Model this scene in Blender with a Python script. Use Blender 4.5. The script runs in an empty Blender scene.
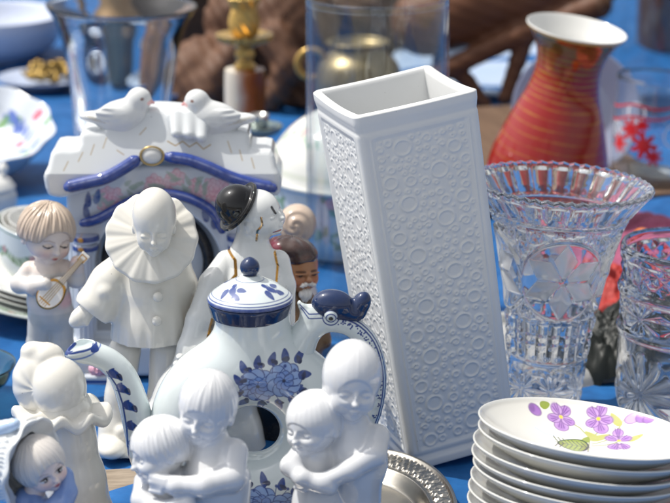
import bpy, math
import numpy as np
from mathutils import Vector, Matrix
rng = np.random.default_rng(7)
scene = bpy.context.scene
COL = scene.collection
PI = math.pi

# ------------------------------------------------------------------ camera geometry
PITCH = math.radians(16.5); FPX = 2046.0; CH = 0.5
cP, sP = math.cos(PITCH), math.sin(PITCH)
def at(px, py, Y):
    dx = (px-335.0)/FPX; dy = -(py-251.5)/FPX
    d = np.array([dx, cP+dy*sP, -sP+dy*cP]); t = Y/d[1]
    return np.array([dx*t, Y, CH+d[2]*t])
def project(W):
    W = np.asarray(W, float); X = W[..., 0]; Y = W[..., 1]; Z = W[..., 2]-CH
    dep = Y*cP-Z*sP; up = Y*sP+Z*cP
    return np.stack([335+FPX*X/dep, 251.5-FPX*up/dep], -1)
class Fig:
    """Local frame of a thing standing at distance Y; unit = one photograph pixel there."""
    def __init__(self, cx, Y, z=0.0):
        dep = Y*cP-(z-CH)*sP
        self.s = dep/FPX; self.Y = Y
        self.loc = np.array([(cx-335)*self.s, Y, z])
    def p(self, px, py, dy=0.0):
        return (at(px, py, self.Y+dy*self.s)-self.loc)/self.s

# ------------------------------------------------------------------ colour
def lin(h):
    h = h.lstrip('#'); c = np.array([int(h[i:i+2], 16)/255 for i in (0, 2, 4)])
    return np.where(c <= .04045, c/12.92, ((c+.055)/1.055)**2.4)

# ------------------------------------------------------------------ objects
def mesh(name, V, F, col=None, frost=None, smooth=True):
    me = bpy.data.meshes.new(name)
    me.from_pydata(np.asarray(V, float).tolist(), [], F.tolist() if hasattr(F, 'tolist') else F)
    if col is not None:
        a = me.color_attributes.new('Col', 'FLOAT_COLOR', 'POINT')
        c = np.ones((len(V), 4), np.float32); c[:, :col.shape[1]] = col
        a.data.foreach_set('color', c.ravel())
    if frost is not None:
        a = me.attributes.new('Frost', 'FLOAT', 'POINT'); a.data.foreach_set('value', np.asarray(frost, np.float32))
    me.update()
    if smooth: me.shade_smooth()
    return me
def link(name, me, mat, parent=None, loc=None, rot=None):
    o = bpy.data.objects.new(name, me); COL.objects.link(o)
    if mat is not None:
        me.materials.clear(); me.materials.append(mat)
    if parent is not None: o.parent = parent
    if loc is not None: o.location = loc
    if rot is not None: o.rotation_euler = rot
    return o
def tag(o, label, cat, group=None, kind=None):
    o['label'] = label; o['category'] = cat
    if group: o['group'] = group
    if kind: o['kind'] = kind
    return o
def thing(name, label, cat, loc, rot=(0, 0, 0), group=None):
    o = bpy.data.objects.new(name, None); COL.objects.link(o)
    o.empty_display_size = .01
    o.location = loc; o.rotation_euler = rot
    return tag(o, label, cat, group)

# ------------------------------------------------------------------ materials
def nodes(name):
    m = bpy.data.materials.new(name); m.use_nodes = True
    nt = m.node_tree; b = nt.nodes['Principled BSDF']
    return m, nt, b
def bumpnoise(nt, b, scale, strength, dist=.001, detail=3, vec=None):
    tc = nt.nodes.new('ShaderNodeTexCoord'); n = nt.nodes.new('ShaderNodeTexNoise')
    n.inputs['Scale'].default_value = scale; n.inputs['Detail'].default_value = detail
    nt.links.new(tc.outputs['Object'], n.inputs['Vector'])
    bp = nt.nodes.new('ShaderNodeBump'); bp.inputs['Strength'].default_value = strength; bp.inputs['Distance'].default_value = dist
    nt.links.new(n.outputs['Fac'], bp.inputs['Height']); nt.links.new(bp.outputs['Normal'], b.inputs['Normal'])
    return n, tc
def glaze(name, color=(.8, .8, .78), rough=.1, attr=False, bump=.12, bscale=60, dirt=.10, spec=.5, sss=0.0, coat=0.0, tint=(.55, .52, .46)):
    """glazed ceramic, slightly wavy glaze and faint dust"""
    m, nt, b = nodes(name)
    n, tc = bumpnoise(nt, b, bscale, bump, .0006, 2)
    n2 = nt.nodes.new('ShaderNodeTexNoise'); n2.inputs['Scale'].default_value = 38; n2.inputs['Detail'].default_value = 8; n2.inputs['Roughness'].default_value = .7
    nt.links.new(tc.outputs['Object'], n2.inputs['Vector'])
    r = nt.nodes.new('ShaderNodeMapRange'); r.inputs['From Min'].default_value = .45; r.inputs['From Max'].default_value = .8
    r.inputs['To Max'].default_value = dirt
    nt.links.new(n2.outputs['Fac'], r.inputs['Value'])
    mx = nt.nodes.new('ShaderNodeMix'); mx.data_type = 'RGBA'
    nt.links.new(r.outputs['Result'], mx.inputs['Factor'])
    mx.inputs['B'].default_value = (*tint, 1)
    if attr:
        a = nt.nodes.new('ShaderNodeVertexColor'); a.layer_name = 'Col'
        nt.links.new(a.outputs['Color'], mx.inputs['A'])
        inv = nt.nodes.new('ShaderNodeMath'); inv.operation = 'SUBTRACT'; inv.inputs[0].default_value = 1
        nt.links.new(a.outputs['Alpha'], inv.inputs[1]); nt.links.new(inv.outputs[0], b.inputs['Metallic'])
    else:
        mx.inputs['A'].default_value = (*color, 1)
    # sparse dark pinholes and grime specks in the glaze
    n3 = nt.nodes.new('ShaderNodeTexNoise'); n3.inputs['Scale'].default_value = 420; n3.inputs['Detail'].default_value = 1
    nt.links.new(tc.outputs['Object'], n3.inputs['Vector'])
    r3 = nt.nodes.new('ShaderNodeMapRange'); r3.inputs['From Min'].default_value = .80; r3.inputs['From Max'].default_value = .84; r3.inputs['To Max'].default_value = .75
    nt.links.new(n3.outputs['Fac'], r3.inputs['Value'])
    m3 = nt.nodes.new('ShaderNodeMix'); m3.data_type = 'RGBA'; m3.inputs['B'].default_value = (.10, .085, .07, 1)
    nt.links.new(r3.outputs['Result'], m3.inputs['Factor']); nt.links.new(mx.outputs['Result'], m3.inputs['A'])
    nt.links.new(m3.outputs['Result'], b.inputs['Base Color'])
    rr = nt.nodes.new('ShaderNodeMapRange'); rr.inputs['To Min'].default_value = rough*.7; rr.inputs['To Max'].default_value = rough*1.6
    nt.links.new(n2.outputs['Fac'], rr.inputs['Value']); nt.links.new(rr.outputs['Result'], b.inputs['Roughness'])
    b.inputs['Specular IOR Level'].default_value = spec
    b.inputs['Coat Weight'].default_value = coat; b.inputs['Coat Roughness'].default_value = .05
    if sss:
        b.inputs['Subsurface Weight'].default_value = sss; b.inputs['Subsurface Radius'].default_value = (1, .8, .6); b.inputs['Subsurface Scale'].default_value = .003
    return m
def metal(name, color, rough=.25, bump=.3, bscale=120, var=.4, mt=1.0):
    m, nt, b = nodes(name)
    n, tc = bumpnoise(nt, b, bscale, bump, .0008, 4)
    cr = nt.nodes.new('ShaderNodeMix'); cr.data_type = 'RGBA'
    cr.inputs['A'].default_value = (*color, 1); cr.inputs['B'].default_value = (*[c*(1-var) for c in color], 1)
    nt.links.new(n.outputs['Fac'], cr.inputs['Factor']); nt.links.new(cr.outputs['Result'], b.inputs['Base Color'])
    b.inputs['Metallic'].default_value = mt; b.inputs['Roughness'].default_value = rough
    return m
def noisy(name, c1, c2, scale=30, rough=.6, bump=.5, bdist=.002, detail=6, stretch=None, spec=.4, metallic=0):
    """matt stuff with a two-tone grain"""
    m, nt, b = nodes(name)
    tc = nt.nodes.new('ShaderNodeTexCoord'); mp = nt.nodes.new('ShaderNodeMapping')
    if stretch: mp.inputs['Scale'].default_value = stretch
    nt.links.new(tc.outputs['Object'], mp.inputs['Vector'])
    n = nt.nodes.new('ShaderNodeTexNoise'); n.inputs['Scale'].default_value = scale; n.inputs['Detail'].default_value = detail; n.inputs['Roughness'].default_value = .65
    nt.links.new(mp.outputs['Vector'], n.inputs['Vector'])
    r = nt.nodes.new('ShaderNodeMapRange'); r.inputs['From Min'].default_value = .3; r.inputs['From Max'].default_value = .7
    nt.links.new(n.outputs['Fac'], r.inputs['Value'])
    mx = nt.nodes.new('ShaderNodeMix'); mx.data_type = 'RGBA'
    mx.inputs['A'].default_value = (*c1, 1); mx.inputs['B'].default_value = (*c2, 1)
    nt.links.new(r.outputs['Result'], mx.inputs['Factor']); nt.links.new(mx.outputs['Result'], b.inputs['Base Color'])
    bp = nt.nodes.new('ShaderNodeBump'); bp.inputs['Strength'].default_value = bump; bp.inputs['Distance'].default_value = bdist
    nt.links.new(n.outputs['Fac'], bp.inputs['Height']); nt.links.new(bp.outputs['Normal'], b.inputs['Normal'])
    b.inputs['Roughness'].default_value = rough; b.inputs['Specular IOR Level'].default_value = spec; b.inputs['Metallic'].default_value = metallic
    return m
def thin_glass(name, tint=(.97, .985, .98), rough=.02, body=.0):
    """thin blown glass: mirror reflection by Fresnel over plain transmission"""
    m, nt, b = nodes(name); nt.nodes.remove(b)
    out = nt.nodes['Material Output']
    tr = nt.nodes.new('ShaderNodeBsdfTransparent'); tr.inputs['Color'].default_value = (*tint, 1)
    gl = nt.nodes.new('ShaderNodeBsdfGlossy'); gl.inputs['Roughness'].default_value = rough
    lw = nt.nodes.new('ShaderNodeLayerWeight'); lw.inputs['Blend'].default_value = .5
    pw = nt.nodes.new('ShaderNodeMath'); pw.operation = 'POWER'; pw.inputs[1].default_value = 4.5
    fr = nt.nodes.new('ShaderNodeMath'); fr.operation = 'MULTIPLY_ADD'; fr.inputs[1].default_value = .75; fr.inputs[2].default_value = .045
    nt.links.new(lw.outputs['Facing'], pw.inputs[0]); nt.links.new(pw.outputs[0], fr.inputs[0])
    mx = nt.nodes.new('ShaderNodeMixShader')
    nt.links.new(fr.outputs[0], mx.inputs[0]); nt.links.new(tr.outputs[0], mx.inputs[1]); nt.links.new(gl.outputs[0], mx.inputs[2])
    last = mx
    if body:
        df = nt.nodes.new('ShaderNodeBsdfDiffuse'); df.inputs['Color'].default_value = (.8, .85, .85, 1)
        m2 = nt.nodes.new('ShaderNodeMixShader'); m2.inputs[0].default_value = body
        nt.links.new(mx.outputs[0], m2.inputs[1]); nt.links.new(df.outputs[0], m2.inputs[2]); last = m2
    nt.links.new(last.outputs[0], out.inputs['Surface'])
    return m
def real_glass(name, ior=1.5, tint=(1, 1, 1), rough=0.0, frost=False):
    m, nt, b = nodes(name)
    b.inputs['Base Color'].default_value = (*tint, 1); b.inputs['Transmission Weight'].default_value = 1
    b.inputs['IOR'].default_value = ior; b.inputs['Roughness'].default_value = rough
    if frost:
        a = nt.nodes.new('ShaderNodeAttribute'); a.attribute_name = 'Frost'
        df = nt.nodes.new('ShaderNodeBsdfTranslucent'); df.inputs['Color'].default_value = (.9, .92, .93, 1)
        d2 = nt.nodes.new('ShaderNodeBsdfDiffuse'); d2.inputs['Color'].default_value = (.95, .96, .96, 1)
        ad = nt.nodes.new('ShaderNodeMixShader'); ad.inputs[0].default_value = .6
        nt.links.new(df.outputs[0], ad.inputs[1]); nt.links.new(d2.outputs[0], ad.inputs[2])
        mu = nt.nodes.new('ShaderNodeMath'); mu.operation = 'MULTIPLY'; mu.inputs[1].default_value = .75
        nt.links.new(a.outputs['Fac'], mu.inputs[0])
        mx = nt.nodes.new('ShaderNodeMixShader'); nt.links.new(mu.outputs[0], mx.inputs[0])
        nt.links.new(b.outputs[0], mx.inputs[1]); nt.links.new(ad.outputs[0], mx.inputs[2])
        nt.links.new(mx.outputs[0], nt.nodes['Material Output'].inputs['Surface'])
    return m

# ------------------------------------------------------------------ distance fields
A = lambda *v: np.array(v, np.float32)
def rotm(yaw=0, pitch=0, roll=0):
    y, p, r = map(math.radians, (yaw, pitch, roll))
    return np.array(Matrix.Rotation(y, 3, 'Z') @ Matrix.Rotation(p, 3, 'X') @ Matrix.Rotation(r, 3, 'Y'), np.float32)
def ell(P, c, r, R=None):
    q = P-np.asarray(c, np.float32)
    if R is not None: q = q@R
    r = np.asarray(r, np.float32)*np.ones(3, np.float32)
    q = q/r; k0 = np.sqrt((q*q).sum(-1)); q = q/r; k1 = np.sqrt((q*q).sum(-1))+1e-9
    return k0*(k0-1)/k1
def cap(P, a, b, ra, rb=None):
    if rb is None: rb = ra
    a = np.asarray(a, np.float32); b = np.asarray(b, np.float32)
    pa = P-a; ba = b-a
    h = np.clip(pa@ba/max(float(ba@ba), 1e-9), 0, 1)
    q = pa-h[:, None]*ba
    return np.sqrt((q*q).sum(-1))-(ra+(rb-ra)*h)
def chain(P, pts, rs, k=0):
    d = None
    for i in range(len(pts)-1):
        e = cap(P, pts[i], pts[i+1], rs[i], rs[i+1])
        d = e if d is None else (smin(d, e, k) if k else np.minimum(d, e))
    return d
def box(P, c, half, r=0, R=None):
    q = P-np.asarray(c, np.float32)
    if R is not None: q = q@R
    q = np.abs(q)-(np.asarray(half, np.float32)-r)
    return np.sqrt((np.maximum(q, 0)**2).sum(-1))+np.minimum(q.max(-1), 0)-r
def cyl(P, c, r, hh, e=2.0):
    q = P-np.asarray(c, np.float32)
    dx = np.sqrt(q[:, 0]**2+q[:, 1]**2)-(r-e); dz = np.abs(q[:, 2])-(hh-e)
    return np.sqrt(np.maximum(dx, 0)**2+np.maximum(dz, 0)**2)+np.minimum(np.maximum(dx, dz), 0)-e
def smin(a, b, k):
    h = np.maximum(k-np.abs(a-b), 0)/k
    return np.minimum(a, b)-h*h*k*.25
def ssub(d, c, k): return -smin(-d, c, k)
def smins(k, *ds):
    d = ds[0]
    for e in ds[1:]: d = smin(d, e, k)
    return d
def spl(pts, n):
    """Catmull-Rom through the points"""
    p = np.asarray(pts, float); p = np.vstack([2*p[0]-p[1], p, 2*p[-1]-p[-2]])
    m = len(p)-3; t = np.linspace(0, m-1e-9, n); i = t.astype(int); u = (t-i)[:, None]
    a, b, c, d = p[i], p[i+1], p[i+2], p[i+3]
    return .5*((2*b)+(-a+c)*u+(2*a-5*b+4*c-d)*u*u+(-a+3*b-3*c+d)*u**3)

from concurrent.futures import ThreadPoolExecutor
POOL = ThreadPoolExecutor(4)
def par(f, P, c=20000):
    if len(P) <= c: return f(P)
    return np.concatenate(list(POOL.map(f, [P[i:i+c] for i in range(0, len(P), c)])))
def surfnet(f0, lo, hi, h, st=4):
    f = lambda P: par(f0, P)
    lo = np.asarray(lo, np.float32)-2*h; hi = np.asarray(hi, np.float32)+2*h
    nb = np.maximum(np.ceil((hi-lo)/(h*st)).astype(int), 1)
    g = [lo[i]+np.arange(nb[i]+1)*h*st for i in range(3)]
    G = np.stack(np.meshgrid(*g, indexing='ij'), -1).astype(np.float32)
    Dc = f(G.reshape(-1, 3)).reshape(G.shape[:3])
    ab = np.abs(Dc); mn = None; nx, ny, nz = nb
    for i in (0, 1):
        for j in (0, 1):
            for k in (0, 1):
                s = ab[i:nx+i, j:ny+j, k:nz+k]; mn = s if mn is None else np.minimum(mn, s)
    act = np.argwhere(mn < st*h*1.5)
    D = Dc.repeat(st, 0).repeat(st, 1).repeat(st, 2)[:nx*st+1, :ny*st+1, :nz*st+1].copy()
    off = np.stack(np.meshgrid(*[np.arange(st+1)]*3, indexing='ij'), -1).reshape(-1, 3)
    for c in range(0, len(act), 3000):
        I = (act[c:c+3000, None, :]*st+off[None]).reshape(-1, 3)
        D[I[:, 0], I[:, 1], I[:, 2]] = f((lo+I*h).astype(np.float32))
    S = D < 0
    cnt = np.zeros([n-1 for n in D.shape], np.uint8)
    for i in (0, 1):
        for j in (0, 1):
            for k in (0, 1):
                cnt += S[i:S.shape[0]-1+i, j:S.shape[1]-1+j, k:S.shape[2]-1+k]
    idx = np.argwhere((cnt > 0) & (cnt < 8))
    acc = np.zeros((len(idx), 3)); w = np.zeros(len(idx))
    corners = [(i, j, k) for i in (0, 1) for j in (0, 1) for k in (0, 1)]
    for a in corners:
        for ax in range(3):
            if a[ax]: continue
            b = list(a); b[ax] = 1
            ia = idx+a; ib = idx+b
            da = D[ia[:, 0], ia[:, 1], ia[:, 2]]; db = D[ib[:, 0], ib[:, 1], ib[:, 2]]
            m = (da < 0) != (db < 0); t = np.where(m, da/(da-db+1e-12), 0)
            q = np.tile(np.array(a, float), (len(idx), 1)); q[:, ax] += t
            acc += q*m[:, None]; w += m
    V = lo+h*(idx+acc/w[:, None])
    M = np.full(cnt.shape, -1, np.int32); M[idx[:, 0], idx[:, 1], idx[:, 2]] = np.arange(len(idx))
    faces = []
    for ax in range(3):
        sl0 = [slice(None)]*3; sl1 = [slice(None)]*3; sl0[ax] = slice(0, -1); sl1[ax] = slice(1, None)
        ch = S[tuple(sl0)] != S[tuple(sl1)]
        e = np.argwhere(ch); u, v = (ax+1) % 3, (ax+2) % 3
        ok = (e[:, u] > 0) & (e[:, v] > 0) & (e[:, u] < S.shape[u]-1) & (e[:, v] < S.shape[v]-1); e = e[ok]
        ins = S[e[:, 0], e[:, 1], e[:, 2]]
        q = []
        for du, dv in ((1, 1), (0, 1), (0, 0), (1, 0)):
            c = e.copy(); c[:, u] -= du; c[:, v] -= dv; q.append(M[c[:, 0], c[:, 1], c[:, 2]])
        q = np.stack(q, -1); q[~ins] = q[~ins][:, ::-1]; faces.append(q)
    F = np.concatenate(faces); F = F[(F >= 0).all(1)]
    V = V.astype(np.float32)
    V, N = project_sdf(f, V, h)
    return V, F, N
def grad(f, V, e):
    g = np.empty_like(V)
    for i in range(3):
        o = np.zeros(3, np.float32); o[i] = e
        g[:, i] = (f(V+o)-f(V-o))/(2*e)
    return g
def project_sdf(f0, V, h, it=2):
    f = lambda P: par(f0, P)
    for _ in range(it):
        g = grad(f, V, h*.5); n2 = (g*g).sum(-1)+1e-6
        st = np.clip(f(V)/n2, -h, h)/1.0
        V = V-(g*st[:, None]).astype(np.float32)*.9
    n = g/np.sqrt((g*g).sum(-1)+1e-9)[:, None]
    return V, n
def subdiv(V, F):
    """split each quad into four"""
    E = np.sort(np.concatenate([F[:, [0, 1]], F[:, [1, 2]], F[:, [2, 3]], F[:, [3, 0]]]), 1)
    k = E[:, 0].astype(np.int64)*len(V)+E[:, 1]
    uq, inv = np.unique(k, return_inverse=True)
    em = (V[uq//len(V)]+V[uq % len(V)])*.5; fm = V[F].mean(1)
    n = len(F); e0 = len(V); f0 = e0+len(uq)
    ei = inv.reshape(4, n)+e0; fi = np.arange(n)+f0
    V2 = np.concatenate([V, em, fm]).astype(np.float32)
    Q = [np.stack([F[:, i], ei[i], fi, ei[i-1]], 1) for i in range(4)]
    return V2, np.concatenate(Q)
def sdf_obj(name, f, lo, hi, h, mat, parent, s, paint=None, refine=0):
    V, F, N = surfnet(f, lo, hi, h)
    for _ in range(refine):
        V, F = subdiv(V, F); V, N = project_sdf(f, V, h*.5, 1)
    col = paint(V, N) if paint else None
    return link(name, mesh(name, V*s, F, col), mat, parent)

# ------------------------------------------------------------------ lathe / sheets
def grid_faces(n, m, wrap=True, flip=False):
    """n rings of m verts"""
    i = np.arange(n-1)[:, None]; j = np.arange(m if wrap else m-1)[None]
    j2 = (j+1) % m
    F = np.stack([i*m+j, i*m+j2, (i+1)*m+j2, (i+1)*m+j], -1).reshape(-1, 4)
    return F[:, ::-1] if flip else F
def lathe(prof, seg=64, mod=None):
    prof = np.asarray(prof, float); th = np.arange(seg)*2*PI/seg
    r = prof[:, 0][:, None]*np.ones(seg); z = prof[:, 1][:, None]*np.ones(seg); T = th[None]*np.ones((len(prof), 1))
    if mod: r, z = mod(r, z, T, np.arange(len(prof))[:, None]*np.ones(seg))
    V = np.stack([r*np.cos(T), r*np.sin(T), z], -1).reshape(-1, 3)
    return V, grid_faces(len(prof), seg)
def lathe_obj(name, prof, mat, parent, s, seg=64, mod=None, paint=None, off=(0, 0, 0)):
    V, F = lathe(prof, seg, mod)
    col = paint(V) if paint else None
    return link(name, mesh(name, (V+np.asarray(off, float))*s, F, col), mat, parent)
def vnoise(x, y, seed=0):
    """smooth sum of sines used as a cheap wrinkle field"""
    r = np.random.default_rng(seed); o = 0
    for k in range(9):
        a = r.uniform(0, 2*PI); fq = 1.0*1.45**k; ph = r.uniform(0, 6.28)
        o = o+np.sin((x*math.cos(a)+y*math.sin(a))*fq+ph+1.2*np.sin((x*math.sin(a)-y*math.cos(a))*fq*.6+ph*2))/1.35**k
    return o
def tri(x): return np.abs((x % 1.0)*2-1)

class Paint:
    """brush marks of glaze colour on a surface laid out as (u, v)"""
    def __init__(self, u, v, base, n=None):
        self.u = np.asarray(u, float); self.v = np.asarray(v, float)
        self.c = np.ones((len(self.u), 4)); self.c[:, :3] = base
        self.ok = np.ones(len(self.u)) if n is None else n
    def near(self, x0, y0, x1, y1, pad):
        return np.nonzero((self.u > x0-pad) & (self.u < x1+pad) & (self.v > y0-pad) & (self.v < y1+pad))[0]
    def mix(self, m, col, metal=False, I=slice(None)):
        m = (np.clip(m, 0, 1)*self.ok[I])[:, None]
        self.c[I, :3] = self.c[I, :3]*(1-m)+np.asarray(col)*m
        self.c[I, 3:] = self.c[I, 3:]*(1-m)+(0 if metal else 1)*m
    def blob(self, x, y, rx, ry, rot, col, soft=.8, a=1, edge=None, ew=1.0):
        I = self.near(x, y, x, y, max(rx, ry)*1.05+soft*max(rx, ry)/min(rx, ry)+ew)
        c, s = math.cos(rot), math.sin(rot); du = self.u[I]-x; dv = self.v[I]-y
        p = du*c+dv*s; q = -du*s+dv*c
        d = (np.sqrt((p/rx)**2+(q/ry)**2)-1)*min(rx, ry)
        self.mix(np.clip(.5-d/soft, 0, 1)*a, col, False, I)
        if edge is not None: self.mix(np.clip(.5-(np.abs(d)-ew*.5)/soft, 0, 1), edge, False, I)
    def line(self, pts, w, col, soft=.6, a=1, metal=False):
        xs = [p[0] for p in pts]; ys = [p[1] for p in pts]
        I = self.near(min(xs), min(ys), max(xs), max(ys), w+soft)
        U, W = self.u[I], self.v[I]; d = np.full(len(I), 1e9)
        for (x0, y0), (x1, y1) in zip(pts[:-1], pts[1:]):
            bx, by = x1-x0, y1-y0; L = bx*bx+by*by+1e-9
            h = np.clip(((U-x0)*bx+(W-y0)*by)/L, 0, 1)
            d = np.minimum(d, np.hypot(U-x0-h*bx, W-y0-h*by))
        self.mix(np.clip(.5-(d-w*.5)/soft, 0, 1)*a, col, metal, I)
    def leaf(self, x, y, L, W, rot, col, vein=None, a=1):
        I = self.near(x, y, x, y, max(L, W)*1.4+1)
        c, s = math.cos(rot), math.sin(rot); du = self.u[I]-x; dv = self.v[I]-y
        p = (du*c+dv*s)/L; q = (-du*s+dv*c)/W
        d = np.abs(q)-np.sqrt(np.maximum(1-p*p, 0))*(1-.35*p)
        self.mix(np.clip(.5-np.where(np.abs(p) < 1, d, 1)*W/.8, 0, 1)*a, col, False, I)
        if vein is not None: self.line([(x-L*c, y-L*s), (x+L*c*.9, y+L*s*.9)], .8, vein)
    def flower(self, x, y, r, col, edge, n=5, rot=0, core=None, asp=1.0, ew=.8):
        for i in range(n):
            a = rot+i*2*PI/n
            self.blob(x+r*.55*math.cos(a), y+r*.55*math.sin(a)*asp, r*.48, r*.42*asp, a, col, edge=edge, ew=ew)
            self.line([(x, y), (x+r*.6*math.cos(a), y+r*.6*math.sin(a)*asp)], ew*.8, edge, a=.6)
        if core is not None: self.blob(x, y, r*.18, r*.18*asp, 0, core)
def worn(a, base, fr=.3, amt=.45, seed=3):
    """uneven brush wash: let the ground show through the painted colour in patches"""
    n = np.clip(.5+vnoise(a.u*fr, a.v*fr, seed)*.22, 0, 1)*amt
    a.c[:, :3] += (np.asarray(base)-a.c[:, :3])*n[:, None]
    return a.c
WHITE = np.array([.80, .80, .78])
# ================================================================== camera, light, ground
cam = bpy.data.cameras.new('camera'); co = bpy.data.objects.new('camera', cam); COL.objects.link(co)
co.location = (0, 0, CH); co.rotation_euler = (PI/2-PITCH, 0, 0)
cam.sensor_width = 36; cam.lens = 36*FPX/670; cam.clip_start = .02; cam.clip_end = 500
cam.dof.use_dof = True; cam.dof.focus_distance = 1.22; cam.dof.aperture_fstop = 11.5
scene.camera = co
SUN = Vector((-.47, .10, .87)).normalized()
sl = bpy.data.lights.new('sun', 'SUN'); sl.energy = 3.6; sl.angle = math.radians(.55); sl.color = (1, .95, .87)
so = bpy.data.objects.new('sun', sl); COL.objects.link(so); so.rotation_euler = (-SUN).to_track_quat('-Z', 'Y').to_euler()
so.location = (-3, 2, 5)
w = bpy.data.worlds.new('World'); scene.world = w; w.use_nodes = True
nt = w.node_tree; bg = nt.nodes['Background']
sk = nt.nodes.new('ShaderNodeTexSky'); sk.sky_type = 'NISHITA'; sk.sun_disc = False
sk.sun_elevation = math.asin(SUN.z); sk.sun_rotation = math.atan2(SUN.x, SUN.y); sk.air_density = 1.0; sk.dust_density = 4.0; sk.ozone_density = 1.0
hs = nt.nodes.new('ShaderNodeHueSaturation'); hs.inputs['Saturation'].default_value = .2
nt.links.new(sk.outputs[0], hs.inputs['Color']); nt.links.new(hs.outputs[0], bg.inputs['Color']); bg.inputs['Strength'].default_value = .15
scene.view_settings.view_transform = 'Standard'; scene.view_settings.look = 'None'; scene.view_settings.exposure = .11
scene.cycles.max_bounces = 20; scene.cycles.transmission_bounces = 16; scene.cycles.transparent_max_bounces = 24
scene.cycles.diffuse_bounces = 5; scene.cycles.glossy_bounces = 6
scene.cycles.caustics_refractive = True; scene.cycles.caustics_reflective = False; scene.cycles.sample_clamp_indirect = 4.0
scene.cycles.blur_glossy = .5

# the blue cloth, creased, over the stall; the pavement beyond it
def cloth_z(x, y):
    z = .0009*vnoise(x*9, y*9, 3)+.0005*vnoise(x*26, y*26, 5)
    for (cx, cy, a, wd, h) in ((-.55, 2.1, .5, .03, .008), (.2, 2.35, -.3, .03, .008), (.35, 1.9, 1.0, .03, .007), (-.3, 1.62, -.7, .02, .005), (-.33, 1.3, 1.35, .012, .004), (.30, 1.2, 1.2, .01, .003)):
        d = (x-cx)*math.sin(a)-(y-cy)*math.cos(a); z = z+h*np.exp(-(d/wd)**2)
    return z-.0034
gx = np.linspace(-1.15, 1.15, 300); gy = np.linspace(.55, 3.6, 420)
GX, GY = np.meshgrid(gx, gy); GZ = cloth_z(GX, GY)
def sheet(name, X, Y, Z, mat, parent=None, loc=None):
    n, m = X.shape
    V = np.stack([X, Y, Z], -1).reshape(-1, 3)
    return link(name, mesh(name, V, grid_faces(n, m, False)), mat, parent, loc)
M_blue = noisy('blue_cloth', (.006, .066, .215), (.018, .13, .37), 34, .6, .6, .0012, stretch=(1, 1, 1), spec=.25)
o = sheet('blue_cloth', GX, GY, GZ, M_blue); o['kind'] = 'structure'
M_pave = noisy('pavement', (.16, .15, .14), (.28, .27, .25), 6, .9, .6, .01)
n = 40; t = np.linspace(-1, 1, n); PX, PY = np.meshgrid(np.sign(t)*np.abs(t)**3*220, np.sign(t)*np.abs(t)**3*220)
o = sheet('pavement', PX, PY, PX*0-.06, M_pave); o['kind'] = 'structure'

# shared glazes
M_white = glaze('white_porcelain', (.71, .71, .69), .05, bump=.14, dirt=.16, coat=.5)
M_cream = glaze('ivory_porcelain', (.73, .71, .65), .09, bump=.18, dirt=.2, coat=.35)
M_bisque = glaze('bluish_white_porcelain', (.69, .70, .715), .06, bump=.16, dirt=.12, coat=.5)
M_paint = glaze('painted_porcelain', attr=True, rough=.06, bump=.13, dirt=.14, coat=.5)
M_paint_matt = glaze('painted_satin_porcelain', attr=True, rough=.22, bump=.15, dirt=.14)
M_cobalt = glaze('cobalt_glaze', (.006, .022, .085), .07, bump=.1, dirt=.05, coat=.4)
M_gold = metal('gold_lustre', (.83, .52, .16), .25, .2, 200, .35)
COBALT = lin('#1f3d85'); COBALT_D = lin('#16224f'); MIDBLUE = lin('#5b78b8'); PALEBLUE = lin('#a3b7dd'); CELADON = lin('#d5dedf')
GOLD = lin('#c99a45')
# ================================================================== figurine heads
def head_q(P, c, r, R): return ((P-np.asarray(c, np.float32))@R)/r
def face_sdf(q, lid=.80):
    d = ell(q, (0, .06, .12), (.92, .98, .92))
    d = smin(d, ell(q, (0, -.22, -.34), (.74, .70, .64)), .25)
    for s in (-1, 1):
        d = smin(d, ell(q, (.36*s, -.56, -.40), (.34, .32, .30)), .18)
    d = smin(d, ell(q, (0, -.62, -.78), (.24, .22, .17)), .16)
    for s in (-1, 1):
        d = ssub(d, ell(q, (.35*s, -.99, -.10), (.28, .22, .14)), .12)
        d = smin(d, ell(q, (.35*s, -lid, -.12), (.17, .10, .085)), .05)
    d = smin(d, ell(q, (0, -.93, -.20), (.07, .12, .18)), .12)
    d = smin(d, ell(q, (0, -1.0, -.31), (.115, .14, .09)), .08)
    d = smin(d, ell(q, (0, -.88, -.555), (.17, .09, .04)), .06)
    d = smin(d, ell(q, (0, -.86, -.625), (.13, .09, .04)), .06)
    for s in (-1, 1):
        d = smin(d, ell(q, (.88*s, .08, -.22), (.10, .17, .22)), .08)
    return d
def strands(q, n=22, amp=.022, twist=2.0):
    a = np.arctan2(q[:, 0], -q[:, 1]+.3)
    return amp*np.sin(a*n+twist*np.sin(q[:, 2]*3)+1.7*np.sin(a*5))+amp*.6*np.sin(a*n*2.3+1.0)
def hair_sdf(q, fringe=.30, amp=.022, n=22, size=1.03, window=(.78, .7, .80), low=-.42):
    d = ell(q, (0, .10, .14), (size, size*1.04, size))-strands(q, n, amp)
    d = ssub(d, ell(q, (0, -1.15, fringe-.80), window), .08)
    return ssub(d, q[:, 2]-low+.25*q[:, 1], .12)

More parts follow.
